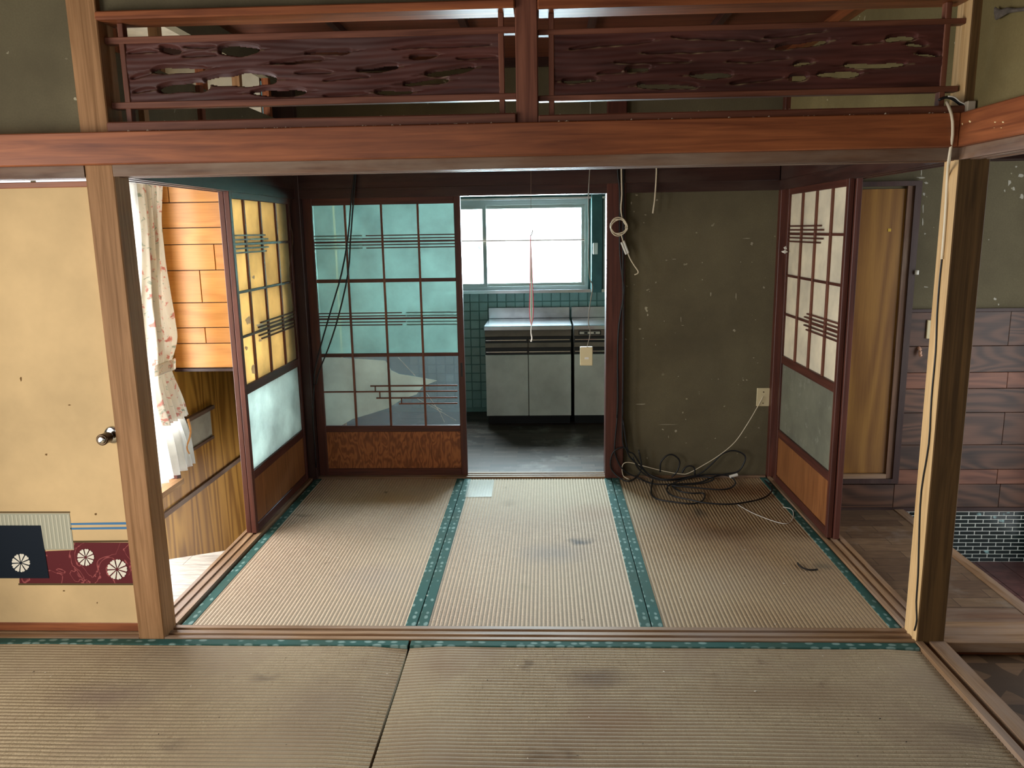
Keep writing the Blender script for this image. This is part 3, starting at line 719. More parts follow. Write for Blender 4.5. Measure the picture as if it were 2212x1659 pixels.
# ================================================================== carved transoms
def carved(label, X0, X1, Z0, Z1, slits, rails, bars, name='carved_transom', seed=1, dusty=.4):
    root = thing(name, label, 'transom', ((X0+X1)/2, 0, Z0), 0, 'carved transoms')
    nx, nz = int((X1-X0)/.0038), int((Z1-Z0)/.0024)
    gx, gz = np.meshgrid(np.linspace(X0, X1, nx), np.linspace(Z0, Z1, nz))
    rng = np.random.RandomState(seed)
    dep = np.zeros_like(gx); dust = np.zeros_like(gx)
    for (xa, ya1, xb, yb1, wpx, hole) in slits:
        a = aty(xa, ya1, 0.0); b = aty(xb, yb1, 0.0)
        Hh = wpx*.5*2.63/FPX*(1.35 if hole else 1.0)
        L = b[0]-a[0]; ext = .35 if hole else .1
        t = (gx-a[0])/L
        zl = a[2]+(b[2]-a[2])*t + sum(aa*np.sin(gx*rng.uniform(.7, 1.3)*ff+rng.uniform(0, 6)) for ff, aa in ((18, .0018), (44, .0009), (97, .0004)))
        tt = np.clip(t, 0, 1)
        lens = np.sqrt(np.clip(1-(2*tt-1)**2, 0, 1))**.7
        inside = (t > 0) & (t < 1)
        # tail of the gouge runs beyond the hole
        te = (t+ext)/(1+2*ext); tail = np.clip(1-np.abs(2*te-1)**2.5, 0, 1)
        v = gz-zl
        hh = Hh*lens*(1+sum(aa*np.sin(gx*rng.uniform(.7, 1.3)*ff+rng.uniform(0, 6)) for ff, aa in ((23, .18), (60, .10))))
        up = .0075*tail+1e-6; dn = .0022*tail+1e-6
        lip = np.exp(-((v+hh+.0022)/.0022)**2)*np.where(t > -.15, 1, 0)*np.where(t < 1.12, 1, 0)*(.55+.45*np.sin(gx*rng.uniform(90, 160)))*(.6+.4*np.sin(gx*37+rng.uniform(0, 6)))
        dust = np.maximum(dust, lip*tail)
        amp = 1.35 if hole else .62
        over = np.where(v > hh, (v-hh)/up, np.where(v < -hh, (-v-hh)/dn, 0.0))
        prof = np.clip(1-over, 0, 1)
        core = np.where(inside & (np.abs(v) <= hh), amp, 0.0)
        dd = np.maximum(core, prof*np.where(inside, .85, .6*tail)*(1 if hole else .7))
        dd[tail <= 0] = 0
        dep = np.maximum(dep, dd)
    und = .0022*np.sin(gx*13+gz*40)+.0016*np.sin(gx*31-gz*65+1)+.0008*np.sin(gz*330+3*np.sin(gx*9))
    yf = -.011+np.minimum(dep, 1.0)*.019+und*(dep < .98)*.7
    yb = np.full_like(gx, .011)
    vf = np.stack([gx, yf, gz], -1).reshape(-1, 3); vb = np.stack([gx, yb, gz], -1).reshape(-1, 3)
    hole = dep >= 1.2
    q = hole[:-1, :-1] & hole[1:, :-1] & hole[:-1, 1:] & hole[1:, 1:]
    N = nx*nz; fs = []
    ii, jj = np.where(~q)
    for i, j in zip(ii.tolist(), jj.tolist()):
        a = i*nx+j; fs.append((a, a+1, a+nx+1, a+nx)); fs.append((N+a, N+a+nx, N+a+nx+1, N+a+1))
    me = bpy.data.meshes.new('board'); o = (tuple(root.location)[0], 0, Z0)
    me.from_pydata([(p[0]-o[0], p[1], p[2]-o[2]) for p in np.concatenate([vf, vb])], [], fs)
    at = me.attributes.new('dust', 'FLOAT', 'POINT'); at.data.foreach_set('value', np.concatenate([dust.ravel()*dusty, np.zeros(N)]).astype(np.float32))
    ob = mk('board', me, M['board'], (0, 0, 0), root, sm=True)
    for x0, x1, z0, z1 in rails: part('rail', MB().box(x0, x1, -.016, .016, z0, z1), M['rail_x'], root, .002)
    for x0, x1, z0, z1 in bars: part('upright', MB().box(x0, x1, -.014, .014, z0, z1), M['rail_z'], root, .002)
    return root
sl = [(347, 108, 393, 112, 10, 1), (474, 112, 563, 108, 16, 1), (330, 156, 446, 148, 9, 1), (343, 193, 456, 188, 16, 1), (441, 176, 600, 172, 17, 1), (545, 203, 662, 198, 9, 1),
      (585, 138, 700, 131, 5, 1), (660, 117, 760, 111, 5, 1), (771, 152, 862, 146, 8, 1), (919, 161, 1027, 148, 8, 1), (872, 181, 970, 174, 8, 1), (811, 200, 893, 198, 8, 1), (886, 124, 946, 121, 5, 1),
      (849, 107, 1061, 97, 3, 0), (987, 129, 1074, 124, 3, 0), (280, 118, 345, 112, 4, 0), (285, 170, 330, 160, 5, 0), (290, 200, 340, 192, 4, 0), (700, 175, 800, 168, 3, 0), (640, 160, 720, 156, 3, 0), (395, 124, 470, 119, 4, 0), (700, 208, 800, 204, 3, 0), (400, 103, 470, 101, 3, 0)]
carved('carved wooden transom on the left, with large ragged holes', -1.256, -.083, 1.834, 2.010, sl,
       [(-1.318, -.031, 2.009, 2.029), (-1.318, -.031, 1.815, 1.835)], [(-1.274, -1.256, 1.770, 2.070), (-.084, -.067, 1.770, 2.070)], seed=3)
sr = [(1229, 108, 1410, 88, 4, 0), (1387, 117, 1600, 106, 4, 0), (1326, 135, 1491, 133, 5, 0), (1351, 154, 1405, 149, 7, 1), (1215, 176, 1288, 175, 6, 1), (1489, 165, 1582, 161, 9, 1), (1376, 187, 1507, 187, 8, 1),
      (1570, 133, 1700, 128, 4, 0), (1450, 80, 1660, 90, 4, 0), (1673, 103, 1790, 90, 9, 1), (1911, 87, 1978, 82, 10, 1), (1955, 99, 1998, 99, 6, 1), (1978, 117, 2026, 121, 5, 1), (1823, 142, 1957, 138, 9, 1),
      (1703, 171, 1744, 168, 8, 1), (1764, 164, 1861, 158, 9, 1), (1713, 141, 1754, 137, 6, 1), (1650, 84, 1780, 68, 4, 0), (1840, 97, 1905, 92, 3, 0), (1575, 180, 1690, 170, 4, 0), (1290, 162, 1345, 156, 3, 0)]
carved('carved wooden transom on the right, dusty with narrow slits', .087, 1.258, 1.824, 2.002, sr,
       [(.037, 1.318, 2.001, 2.017), (.037, 1.312, 1.808, 1.825)], [(.070, .087, 1.762, 2.064), (1.257, 1.275, 1.762, 2.064)], seed=5, dusty=1.0)

# ================================================================== side veranda: planks, window, curtain
YO = 1.60
po = struct('wall_veranda_end', MB().box(-1.98, -1.41, YO+.012, YO+.03, .70, 1.80), M['dkbeam_x'])
struct('wall_veranda_end_upper', MB().box(-1.98, -1.40, YO+.012, YO+.03, 1.80, 2.3), M['pale_ceil'])
def row_planks(par, Y, xl, xr, rows, mat, th=.012, gap=.0042, ref=420, mats=None):
    for k, (y0, y1, joints) in enumerate(rows):
        z1, z0 = aty(ref, y0, Y)[2], aty(ref, y1, Y)[2]
        xs = [xl]+[aty(j, (y0+y1)/2, Y)[0] for j in joints]+[xr]
        for a, b in zip(xs[:-1], xs[1:]):
            child('plank', MB().box(a+gap/2, b-gap/2, Y, Y+th, z0+gap/2, z1-gap/2), mats[k] if mats else mat, par, .001)
row_planks(po, YO, -1.98, -1.41, [(352, 384, []), (384, 437, [363]), (437, 492, []), (492, 528, []), (528, 584, [464]), (584, 654, [434]), (654, 708, []), (708, 742, [444]), (742, 795, [])], M['orange'])
zb = aty(420, 797, YO)[2]
struct('trim_61', MB().box(-1.98, -1.41, YO-.012, YO+.03, zb-.012, zb+.003), M['dkbeam_x'])
# trim on the brown side wall
zr = atx(440, 1046, -1.98)[2]
struct('trim_62', MB().box(-1.98, -1.965, .9, 2.9, zr-.018, zr+.010), M['greybeam_y'])
a = atx(400, 908, -1.98); b = atx(455, 879, -1.98); c = atx(452, 947, -1.98)
hb = struct('trim_63', MB().box(-1.98, -1.955, a[1]-.35, b[1], a[2]-.01, a[2]+.012), M['greybeam_y'])
struct('trim_64', MB().box(-1.98, -1.965, a[1]-.35, b[1]-.02, c[2]-.008, c[2]+.008), M['greybeam_y'])
struct('wall_veranda_panel', MB().box(-1.98, -1.974, a[1]-.35, b[1]-.025, c[2], a[2]), M['pale_ceil'])
wv = struct('window_1', MB().box(-2.01, -1.96, 1.455, 1.50, .10, 1.80).box(-2.01, -1.96, .06, 1.50, 1.77, 1.80), M['frame_z'])
child('sill', MB().box(-2.01, -1.93, .06, 1.47, .085, .115), M['post_y'], wv)
child('mullion', MB().box(-2.0, -1.98, .55, .585, .115, 1.77), M['alu'], wv)
child('pane', MB().box(-1.995, -1.992, .585, 1.455, .115, 1.77), M['glass'], wv); child('pane', MB().box(-1.995, -1.992, .06, .55, .115, 1.77), M['glass'], wv)

def curtain():
    Xc = -1.875
    def yz(px, py): p = atx(px, py, Xc); return p[1], p[2]
    root = thing('curtain', 'white floral curtain tied in the middle beside the orange planks', 'curtain', (Xc, 1.3, yz(390, 1030)[1]))
    def sheet(keys, amp, nple, dx, seed, nu=90, nv=60):
        rng = random.Random(seed); keys = sorted(((yz((a+b)/2, py)[1], yz(a, py)[0], yz(b, py)[0], k) for py, a, b, k in keys))
        zs = [k[0] for k in keys]; A = np.linspace(zs[0], zs[-1], nv)
        ya_ = np.interp(A, zs, [k[1] for k in keys]); yb1 = np.interp(A, zs, [k[2] for k in keys]); am = np.interp(A, zs, [k[3] for k in keys])
        def sm(v):
            for _ in range(3): v = np.concatenate([v[:1], (v[:-2]+v[1:-1]*2+v[2:])/4, v[-1:]])
            return v
        ya_, yb1, am = sm(ya_), sm(yb1), sm(am)
        ph = [rng.uniform(0, 6.28) for _ in range(4)]; vs = []
        for j in range(nv):
            for i in range(nu):
                u = i/(nu-1); uu = u+.02*math.sin(9*A[j]+ph[0])*math.sin(math.pi*u)
                off = amp*am[j]*(math.sin(2*math.pi*nple*uu+ph[1]+1.2*math.sin(3*A[j]))+.5*math.sin(2*math.pi*nple*1.7*uu+ph[2]))
                vs.append((Xc+dx+off, ya_[j]+(yb1[j]-ya_[j])*uu, A[j]))
        fs = [(j*nu+i, j*nu+i+1, (j+1)*nu+i+1, (j+1)*nu+i) for j in range(nv-1) for i in range(nu-1)]
        return MB().add(vs, fs)
    fl = part('cloth', sheet([(392, 300, 346, 1.0), (480, 312, 343, .9), (580, 315, 352, 1.), (650, 312, 362, 1.2), (740, 322, 378, 1.2), (775, 330, 372, .7), (795, 334, 366, .45), (815, 332, 372, .6), (870, 340, 392, .9), (908, 352, 402, 1.1)], .020, 5, .0, 1), M['floral'], root, sm=True)
    fl.modifiers.new('t', 'SOLIDIFY').thickness = .0012
    lc = part('lace_lining', sheet([(392, 284, 318, 1.0), (520, 292, 340, .8), (640, 300, 330, .8), (780, 326, 362, .6), (800, 326, 366, .5), (860, 328, 384, .9), (960, 338, 418, 1.2), (1028, 346, 431, 1.4)], .014, 6, -.03, 2), M['lace'], root, sm=True)
    lc.modifiers.new('t', 'SOLIDIFY').thickness = .0008
    tb = part('tie_band', sheet([(782, 326, 374, .5), (806, 326, 374, .5)], .003, 2, .018, 3, 30, 6), M['floral'], root, sm=True); tb.modifiers.new('t', 'SOLIDIFY').thickness = .004
    rb = MB().tube([(Xc+.02, *yz(398, 905)), (Xc+.025, *yz(402, 935)), (Xc+.02, *yz(396, 965)), (Xc+.02, *yz(401, 980))], (.006, .004), 6, 4)
    part('ribbon', rb, plain('tan_ribbon', 'b5814f', .8, .1), root, sm=True)
curtain()

# ================================================================== kitchen
kw = struct('wall_kitchen', MB().box(-1.6, -.66, 3.528, 3.56, 0, 2.3).box(-.66, .385, 3.528, 3.56, 0, .945).box(-.66, .385, 3.528, 3.56, 1.66, 2.3).box(.385, 1.5, 3.528, 3.56, 0, .945).box(.385, .50, 3.528, 3.56, .945, 2.3).box(.5, 1.5, 3.528, 3.56, 1.7, 2.3), M['grout'])
struct('wall_kitchen_left', MB().box(-1.63, -1.6, 1.9, 3.56, 0, 2.3), M['tealwall']); struct('wall_kitchen_right', MB().box(1.5, 1.53, 1.9, 3.56, 0, 2.3), M['tealwall'])
struct('ceiling_kitchen', MB().box(-1.63, 1.53, 1.88, 3.56, 2.3, 2.34), M['tealwall'])
tp = .0702; tm = MB().add([(-.0335, 0, 0), (.0335, 0, 0), (.0335, 0, .067), (-.0335, 0, .067), (-.031, -.006, .0025), (.031, -.006, .0025), (.031, -.006, .0645), (-.031, -.006, .0645)], [(4, 5, 6, 7), (0, 1, 5, 4), (1, 2, 6, 5), (2, 3, 7, 6), (3, 0, 4, 7)]).mesh('tile')
tm.materials.append(M['teal'])
for r in range(13):
    z = .943-.067-tp*r
    for cidx in range(22):
        x = -1.02+.035+tp*cidx
        if x > -.35 and z < .80: continue
        if z < 0: continue
        o = bpy.data.objects.new('tile', tm); COL.objects.link(o); o.parent = kw; o.location = tuple(np.array((x, 3.528, z))-np.array(kw.location))
struct('trim_65', MB().box(-.70, .52, 3.44, 3.53, .945, .968), M['steel'])
struct('trim_66', MB().box(-.70, 1.4, 3.44, 3.53, 1.640, 1.655), M['steel'])
struct('trim_67', MB().box(-.70, 1.4, 3.46, 3.53, 1.655, 1.78), M['tealwall'])
upright('trim_68', .405, .485, 3.42, 3.53, .945, 1.72, M['tealwall'], 'dark post right of the kitchen window')
w2 = struct('window_2', MB().box(-.66, .385, 3.50, 3.54, .968, .995).box(-.66, .385, 3.50, 3.54, 1.605, 1.645).box(.362, .385, 3.50, 3.54, .995, 1.605).box(-.66, -.64, 3.50, 3.54, .995, 1.605), M['alu'])
def sash(x0, x1, y):
    s = child('sash', MB().box(x0, x0+.02, y, y+.018, .995, 1.605).box(x1-.028, x1, y, y+.018, .995, 1.605).box(x0+.02, x1-.028, y, y+.018, .995, 1.018).box(x0+.02, x1-.028, y, y+.018, 1.578, 1.605), M['alu'], w2)
    b = MB().box(x0+.02, x1-.028, y+.008, y+.011, 1.018, 1.578); me = b.mesh('pane', b.base())
    mk('pane', me, M['glass'], tuple(np.array(b.base())-np.array(w2.location)-np.array(s.location)), s)
    return s
sash(-.64, -.387, 3.502); sash(-.417, .362, 3.520)
p = aty(1038, 535, 3.50); child('latch', MB().tube([(p[0], 3.50, p[2]+.02), (p[0]-.012, 3.49, p[2]+.015), (p[0]-.010, 3.488, p[2]-.005), (p[0]+.008, 3.50, p[2]-.012)], .004, 6, 3), M['alu'], w2)
w3 = struct('window_3', MB().box(.50, .52, 3.51, 3.54, .945, 1.70).box(.52, 1.45, 3.51, 3.54, .945, .975).box(.52, 1.45, 3.51, 3.54, 1.67, 1.70), M['alu'])
child('pane', MB().box(.52, 1.45, 3.522, 3.525, .975, 1.67), M['glass'], w3)
a, b = aty(995, 521, 3.46), aty(1262, 518, 3.46)
solo('curtain_wire', MB().tube([a, b], .005, 6, 1), M['browncord'], 'thin wire stretched across the kitchen window', 'wire')

def cabinet(label, x0, x1, doors, control):
    y0, y1 = 3.045, 3.515
    root = thing('kitchen_cabinet', label, 'kitchen cabinet', ((x0+x1)/2, (y0+y1)/2, 0.0), 0, 'kitchen base units')
    P = lambda n, mb, mt, bv=0.0, **k: part(n, mb, mt, root, bv, **k)
    P('body', MB().box(x0+.004, x1-.004, y0+.012, y1, .078, .70), M['cabtrim'])
    P('toe_kick', MB().box(x0+.01, x1-.01, y0+.085, y1, 0.0, .078), M['black'])
    P('worktop', MB().box(x0, x1, 3.0, y1, .715, .747).box(x0, x1, y1-.016, y1+.004, .747, .832), M['steel'], .003)
    P('fascia', MB().box(x0+.003, x1-.003, y0-.012, y0+.012, .667, .713), M['cabtrim'], .002)
    n = len(doors)-1
    for i in range(n):
        a, b = doors[i]+.0025, doors[i+1]-.0025
        dr = P('drawer_front', MB().box(a, b, y0-.012, y0+.010, .587, .620), M['cabtrim'], .001)
        part('finger_groove', MB().box(a, b, y0-.004, y0+.008, .620, .664), M['black'], root, parent=dr)
        part('pull_strip', MB().box(a+.004, b-.01, y0-.010, y0-.006, .637, .643), M['chrome'], root, parent=dr)
        dd = P('door', MB().box(a, b, y0-.014, y0+.010, .082, .533), M['enamel'], .002)
        part('finger_groove', MB().box(a, b, y0-.004, y0+.008, .535, .585), M['black'], root, parent=dd)
        part('pull_strip', MB().box(a+.004, b-.006, y0-.012, y0-.006, .552, .558), M['chrome'], root, parent=dd)
    if control:
        c = P('control_panel', MB().box(x0+.035, x0+.195, y0-.018, y0-.010, .674, .704), M['black'], .001)
        part('control_face', MB().box(x0+.043, x0+.187, y0-.0195, y0-.017, .680, .698), M['whitep'], root, parent=c)
        part('display', MB().box(x0+.075, x0+.10, y0-.021, y0-.019, .682, .696), M['black'], root, parent=c)
        part('dial', MB().lathe([(.007, -.019), (.007, -.026)], (x0+.150, y0, .689), 1, 16), M['black'], root, parent=c)
    return root
cabinet('sink base cabinet with two dirty white doors and steel worktop', -.385, .243, [-.382, -.070, .241], False)
cabinet('stove cabinet beside the kitchen doorway post, with a small control panel', .257, .80, [.260, .52, .798], True)
p = aty(1286, 537, 3.42); solo('wall_switch', MB().box(p[0]-.018, p[0]+.018, 3.412, 3.42, p[2]-.042, p[2]+.042), M['whitep'], 'pale switch plate on the dark post by the kitchen window', 'switch', bevel=.002)

# pull cord with striped ribbon, hanging in the middle of the back room
Yc = 1.05
root = thing('pull_cord', 'lamp pull cord ending in a red, white and green ribbon', 'pull cord', aty(1148, 735, Yc))
part('string', MB().tube([(aty(1146, 60, Yc)[0], Yc, ZC), aty(1147, 370, Yc), aty(1147, 505, Yc)], .0009, 5, 1), M['browncord'], root)
part('string', MB().tube([aty(1151, 497, Yc), aty(1149, 505, Yc), aty(1146, 510, Yc)], .0018, 5, 2), M['browncord'], root)
for dx, mt in ((-4.2, 'ribbon_r'), (-1.6, 'ribbon_w'), (0, 'ribbon_g'), (1.6, 'ribbon_w'), (4.2, 'ribbon_r')):
    part('ribbon', MB().tube([aty(1146, 508, Yc), aty(1147+dx*.3, 560, Yc), aty(1148+dx*.7, 620, Yc), aty(1148+dx, 660, Yc), aty(1148+dx*.8, 685, Yc), aty(1148, 704, Yc)], .0017, 5, 4), M[mt], root, sm=True)
part('tassel', MB().tube([aty(1148, 702, Yc), aty(1147, 718, Yc), aty(1149, 730, Yc), aty(1147, 738, Yc)], (.002, .004), 6, 3), M['ribbon_w'], root)
# hanging socket on a cord
Yh = 1.62
root = thing('hanging_socket', 'cream socket box dangling on a grey cord before the cabinet', 'socket', aty(1266, 789, Yh))
pa, pb = aty(1253, 749, Yh), aty(1280, 789, Yh)
bx_ = part('socket_box', MB().box(pa[0], pb[0], Yh-.012, Yh+.014, pb[2], pa[2]), M['creamp'], root, .003)
q = aty(1267, 773, Yh); part('socket_insert', MB().box(q[0]-.011, q[0]+.011, Yh-.014, Yh-.011, q[2]-.006, q[2]+.006), M['whitep'], root, parent=bx_)
part('cord', MB().tube([(aty(1275, 330, Yh)[0], Yh, ZC)]+[aty(*a, Yh) for a in ((1275, 330), (1272, 400), (1271, 450), (1272, 500), (1271, 560), (1274, 600), (1280, 620), (1274, 660), (1271, 695), (1275, 720), (1268, 749))], .0026, 6, 3), plain('grey_cord', '8a8478', .6, .2), root, sm=True)

# ================================================================== cables in the back room
YW = 1.783
def cpt(cx, cy, lift=.004, ox=1260, oy=820, s=4.608):
    px, py = ox+cx/s, oy+cy/s
    f = atz(px, py, lift)
    if 0 < f[1] < YW-.01 and py > 1015: return f
    p = aty(px, py, YW); return (p[0], p[1], max(p[2], lift))
root = thing('cable_tangle', 'tangle of black cables spilling onto the mat by the doorway post', 'cable', cpt(700, 1040))
K = [[(345, -100), (345, 280), (315, 620), (320, 750), (400, 900), (560, 985), (690, 1035), (880, 1040), (1150, 1025), (1290, 970), (1420, 940), (1540, 915), (1600, 830), (1610, 760), (1540, 715), (1460, 710), (1370, 750), (1270, 850), (1170, 930), (1050, 975), (880, 1000), (700, 985), (560, 900), (490, 770)],
     [(440, 690), (380, 675), (300, 720), (270, 820), (290, 910), (380, 990), (460, 1010), (540, 960), (580, 860), (550, 700)],
     [(395, 400), (440, 690), (500, 740), (570, 850), (640, 930), (760, 985), (900, 990), (1130, 955), (1350, 945), (1470, 970), (1515, 1030), (1460, 1080), (1350, 1095), (1150, 1080), (880, 1055)],
     [(390, 200), (390, 600), (430, 700), (470, 780), (600, 900), (680, 960), (860, 1000), (1000, 980), (1110, 960)],
     [(765, 920), (770, 830), (820, 765), (880, 745), (940, 780), (960, 830), (930, 920), (880, 970)],
     [(985, 930), (1010, 880), (1060, 858), (1105, 880), (1110, 945)],
     [(690, 1000), (680, 1060), (680, 1140), (740, 1190), (880, 1215), (1070, 1235), (1180, 1210), (1210, 1160), (1190, 1130), (1080, 1130), (960, 1110), (880, 1060)],
     [(840, 1060), (835, 1110), (900, 1160), (1060, 1195), (1200, 1225), (1450, 1240), (1650, 1215), (1800, 1175), (1870, 1120), (1870, 1070), (1810, 1005)],
     [(840, 1060), (900, 1030), (1030, 985), (1150, 965), (1300, 985), (1200, 1030), (1000, 1045), (840, 1045)]]
for i, k in enumerate(K): part('cable', MB().tube([cpt(x, y, .0075+.003*(i % 3)) for x, y in k], .0046, 6, 4), M['cable'], root, sm=True)
def c3(cx, cy, Y): return aty(1280+cx/3.318, 360+cy/3.318, Y)
for k in ([(180, -300), (180, 25), (195, 180), (195, 600), (215, 800), (225, 900), (190, 1130), (180, 1350), (180, 1659), (175, 1800)], [(222, -300), (222, 180), (218, 700), (220, 1100), (216, 1659), (214, 1800)]):
    part('cable', MB().tube([c3(x, y, YW) for x, y in k], .005, 6, 3), M['cable'], root, sm=True)
root = thing('coiled_cable', 'pale cable coiled in a ring on the doorway post, with inline plug', 'cable', c3(187, 560, YW-.02))
part('cable', MB().tube([c3(*a, YW-.012) for a in ((207, -300), (207, 25), (210, 200), (203, 300), (215, 375), (240, 420))], .0042, 6, 3), M['creamc'], root, sm=True)
cc = c3(187, 430, YW-.018); ring = []
for i in range(90):
    a = i*.39; rr = .0425+.006*math.sin(i*.9)*.6+.004*((i//16) % 3-1); ring.append((cc[0]+rr*math.cos(a), YW-.02-.0012*(i % 9), cc[2]+rr*math.sin(a)))
part('coil', MB().tube(ring, .0032, 5, 2), M['creamc'], root, sm=True)
part('cable', MB().tube([c3(*a, YW-.022) for a in ((205, 480), (212, 510), (222, 545))], .0032, 5, 3), M['creamc'], root, sm=True)
for (a, b) in (((207, 542), (242, 628)), ((222, 532), (256, 620))):
    part('plug', MB().tube([c3(*a, YW-.02), c3(*b, YW-.02)], .0062, 8, 1), M['whitep'], root)
part('cable', MB().tube([c3(*a, YW-.016) for a in ((254, 622), (270, 660), (300, 710), (326, 748), (322, 766), (300, 775))], .0036, 6, 3), M['creamc'], root, sm=True)
solo('cable_stub', MB().tube([c3(*a, YW) for a in ((458, -200), (458, 30), (452, 150), (445, 240), (432, 335))], .0042, 6, 3), M['creamc'], 'cut stub of cream cable hanging from the dark lintel', 'cable', sm=True)
solo('thin_wire', MB().tube([cpt(x, y, .003) for x, y in ((1515, 1230), (1650, 1310), (1800, 1375), (1950, 1425), (2040, 1430), (2085, 1380), (2090, 1320), (2060, 1285), (1985, 1268))], .0016, 5, 4), M['whitep'], 'thin white wire curling on the right mat', 'wire', sm=True)
oc = [(1785, 170), (1770, 205), (1740, 260), (1640, 430), (1510, 620), (1350, 755), (1180, 860), (1050, 930), (980, 940), (820, 915), (600, 860), (480, 828), (410, 830), (385, 880), (400, 960), (450, 990)]
solo('telephone_cord', MB().tube([cpt(x, y, .018) if i > 2 else aty(1260+x/4.608, 820+y/4.608, 1.815) for i, (x, y) in enumerate(oc)], .0022, 6, 4), M['creamc'], 'thin cream cord running from the wall outlet to the tangle', 'cord', sm=True)
p = cpt(1490, 950, .01); solo('cable_plug', MB().tube([(p[0]-.022, p[1]-.02, p[2]-.004), (p[0]+.022, p[1]-.012, p[2]+.006)], .009, 8, 1), M['whitep'], 'white plug at the end of a black cable, by the wall', 'plug')
a, b = aty(1635, 838, 1.83), aty(1661, 877, 1.83)
root = thing('wall_outlet', 'cream outlet plate low on the olive wall', 'outlet', ((a[0]+b[0])/2, 1.832, b[2]))
ol = part('plate', MB().box(a[0], b[0], 1.824, 1.832, b[2], a[2]), M['creamp'], root, .002)
for dz in (.03, -.035): part('screw', MB().lathe([(.003, 0), (.003, -.002)], ((a[0]+b[0])/2, 1.824, (a[2]+b[2])/2+dz), 1, 10), M['brass'], root, parent=ol)
# black cables on the left, before the kitchen door
root = thing('hanging_cables', 'pair of black cables slanting across the frosted kitchen door', 'cable', aty(684, 820, 1.76))
for k in ([(768, 330), (765, 380), (758, 440), (752, 510), (738, 590), (715, 670), (692, 750), (680, 800), (678, 830)], [(772, 330), (768, 380), (763, 440), (757, 520), (752, 590), (732, 680), (710, 750), (690, 800), (682, 830)]):
    part('cable', MB().tube([aty(x, y, 1.76) for x, y in k], .0045, 6, 3), M['cable'], root, sm=True)
part('cable', MB().tube([aty(*a, 1.76) for a in ((678, 830), (676, 900), (680, 960), (683, 1010))], .0045, 6, 3), M['cable'], root, sm=True)
solo('brown_wire', MB().tube([atx(x, y, -1.322) for x, y in ((614, 330), (622, 385), (626, 430), (624, 470), (632, 510), (630, 545), (626, 580), (631, 640), (638, 700), (645, 760))], .0028, 6, 3), M['browncord'], 'thin brown wire hanging along the torn left shoji', 'wire', sm=True)
# cords on the right post
root = thing('post_cord', 'cream and black cord running down the right post', 'cord', atx(1975, 1366, XI-.003))
part('cord', MB().tube([(1.29, .0, 1.775), aty(2046, 222, -.05), aty(2056, 250, -.090), aty(2058, 290, -.090), aty(2053, 325, -.075), aty(2050, 345, -.06)]+[atx(x, y, XI-.004) for x, y in ((2047, 380), (2044, 440), (2040, 500), (2035, 560))], .0046, 6, 3), M['creamc'], root, sm=True)
part('cord', MB().tube([atx(x, y, XI-.003) for x, y in ((2035, 555), (2030, 600), (2024, 680), (2021, 760), (2012, 860), (2006, 960), (1990, 1060), (1985, 1160), (1983, 1240), (1979, 1300), (1980, 1340), (1975, 1362))], .0026, 6, 3), M['cable'], root, sm=True)
root = thing('junction_wire', 'black and white wire looped into the corner above the right lintel', 'wire', aty(2090, 238, -.05))
part('wire', MB().tube([aty(*a, -.05) for a in ((2028, 216), (2045, 210), (2062, 216), (2078, 228), (2092, 230))], .0042, 6, 3), M['cable'], root, sm=True)
part('wire', MB().tube([aty(*a, -.055) for a in ((2048, 208), (2062, 210), (2074, 220), (2092, 228))], .002, 6, 3), M['whitep'], root, sm=True)
pj = aty(2093, 236, -.06); part('connector', MB().box(pj[0]-.012, pj[0]+.012, -.075, -.05, 1.739, 1.772), M['dust'], root, .002)

# ================================================================== right corridor
YR = 1.277
wr = struct('wall_corridor', MB().box(XO, 2.65, YR+.010, YR+.05, -.012, 2.4).box(XO, 2.65, YR+.004, YR+.05, -.36, -.012), M['olive'])
struct('wall_corridor_right', MB().box(2.65, 2.70, -4.2, -.45, -.36, 2.5).box(2.65, 2.70, .9, 1.32, -.36, 2.5).box(2.65, 2.70, -.45, .9, 1.95, 2.5), M['olive'])
struct('ceiling_corridor', MB().box(1.39, 2.7, .02, 1.33, 2.4, 2.44), M['ceil'])
dk, rd = M['darkplank'], M['redplank']
xd = 1.812
zrows = [(.997, .831, dk, [2.285]), (.831, .701, dk, []), (.701, .621, rd, [2.30]), (.621, .5, dk, []), (.5, .336, dk, [2.305]), (.336, .209, dk, []), (.209, .132, rd, [2.30]), (.132, .008, dk, [1.80, 2.32])]
for z1, z0, mt, js in zrows:
    xs = [xd if z0 > .13 else XO]+js+[2.65]
    for a, b in zip(xs[:-1], xs[1:]): child('plank', MB().box(a+.001, b-.001, YR-.004, YR+.010, z0+.001, z1-.001), mt, wr, .0012)
struct('trim_69', MB().box(xd, 2.65, YR-.006, YR+.01, .997, 1.012), M['dkbeam_x']); struct('trim_70', MB().box(XO, 2.65, YR-.014, YR+.01, -.008, .012), M['dkbeam_x'])
d1 = struct('door_1', MB().box(1.782, xd, YR-.018, YR+.03, .14, 1.612).box(XO, 1.782, YR-.018, YR+.03, 1.590, 1.612).box(XO, 1.782, YR-.018, YR+.03, .14, .165), M['dkbeam_z'], 'brown wood-grained door with a yellow tag in the corridor')
child('stop', MB().box(1.752, 1.782, YR-.008, YR+.02, .165, 1.59), M['greybeam_z'], d1)
child('sill', MB().box(XO, 1.752, YR-.012, YR+.02, .165, .188), M['sill_x'], d1)
child('leaf', MB().box(XO, 1.752, YR+.004, YR+.012, .190, 1.578), M['doorveneer'], d1)
p = aty(1922, 497, YR); child('tag', MB().box(p[0]-.007, p[0]+.007, YR+.002, YR+.005, p[2]-.007, p[2]+.007), M['yellow'], d1)
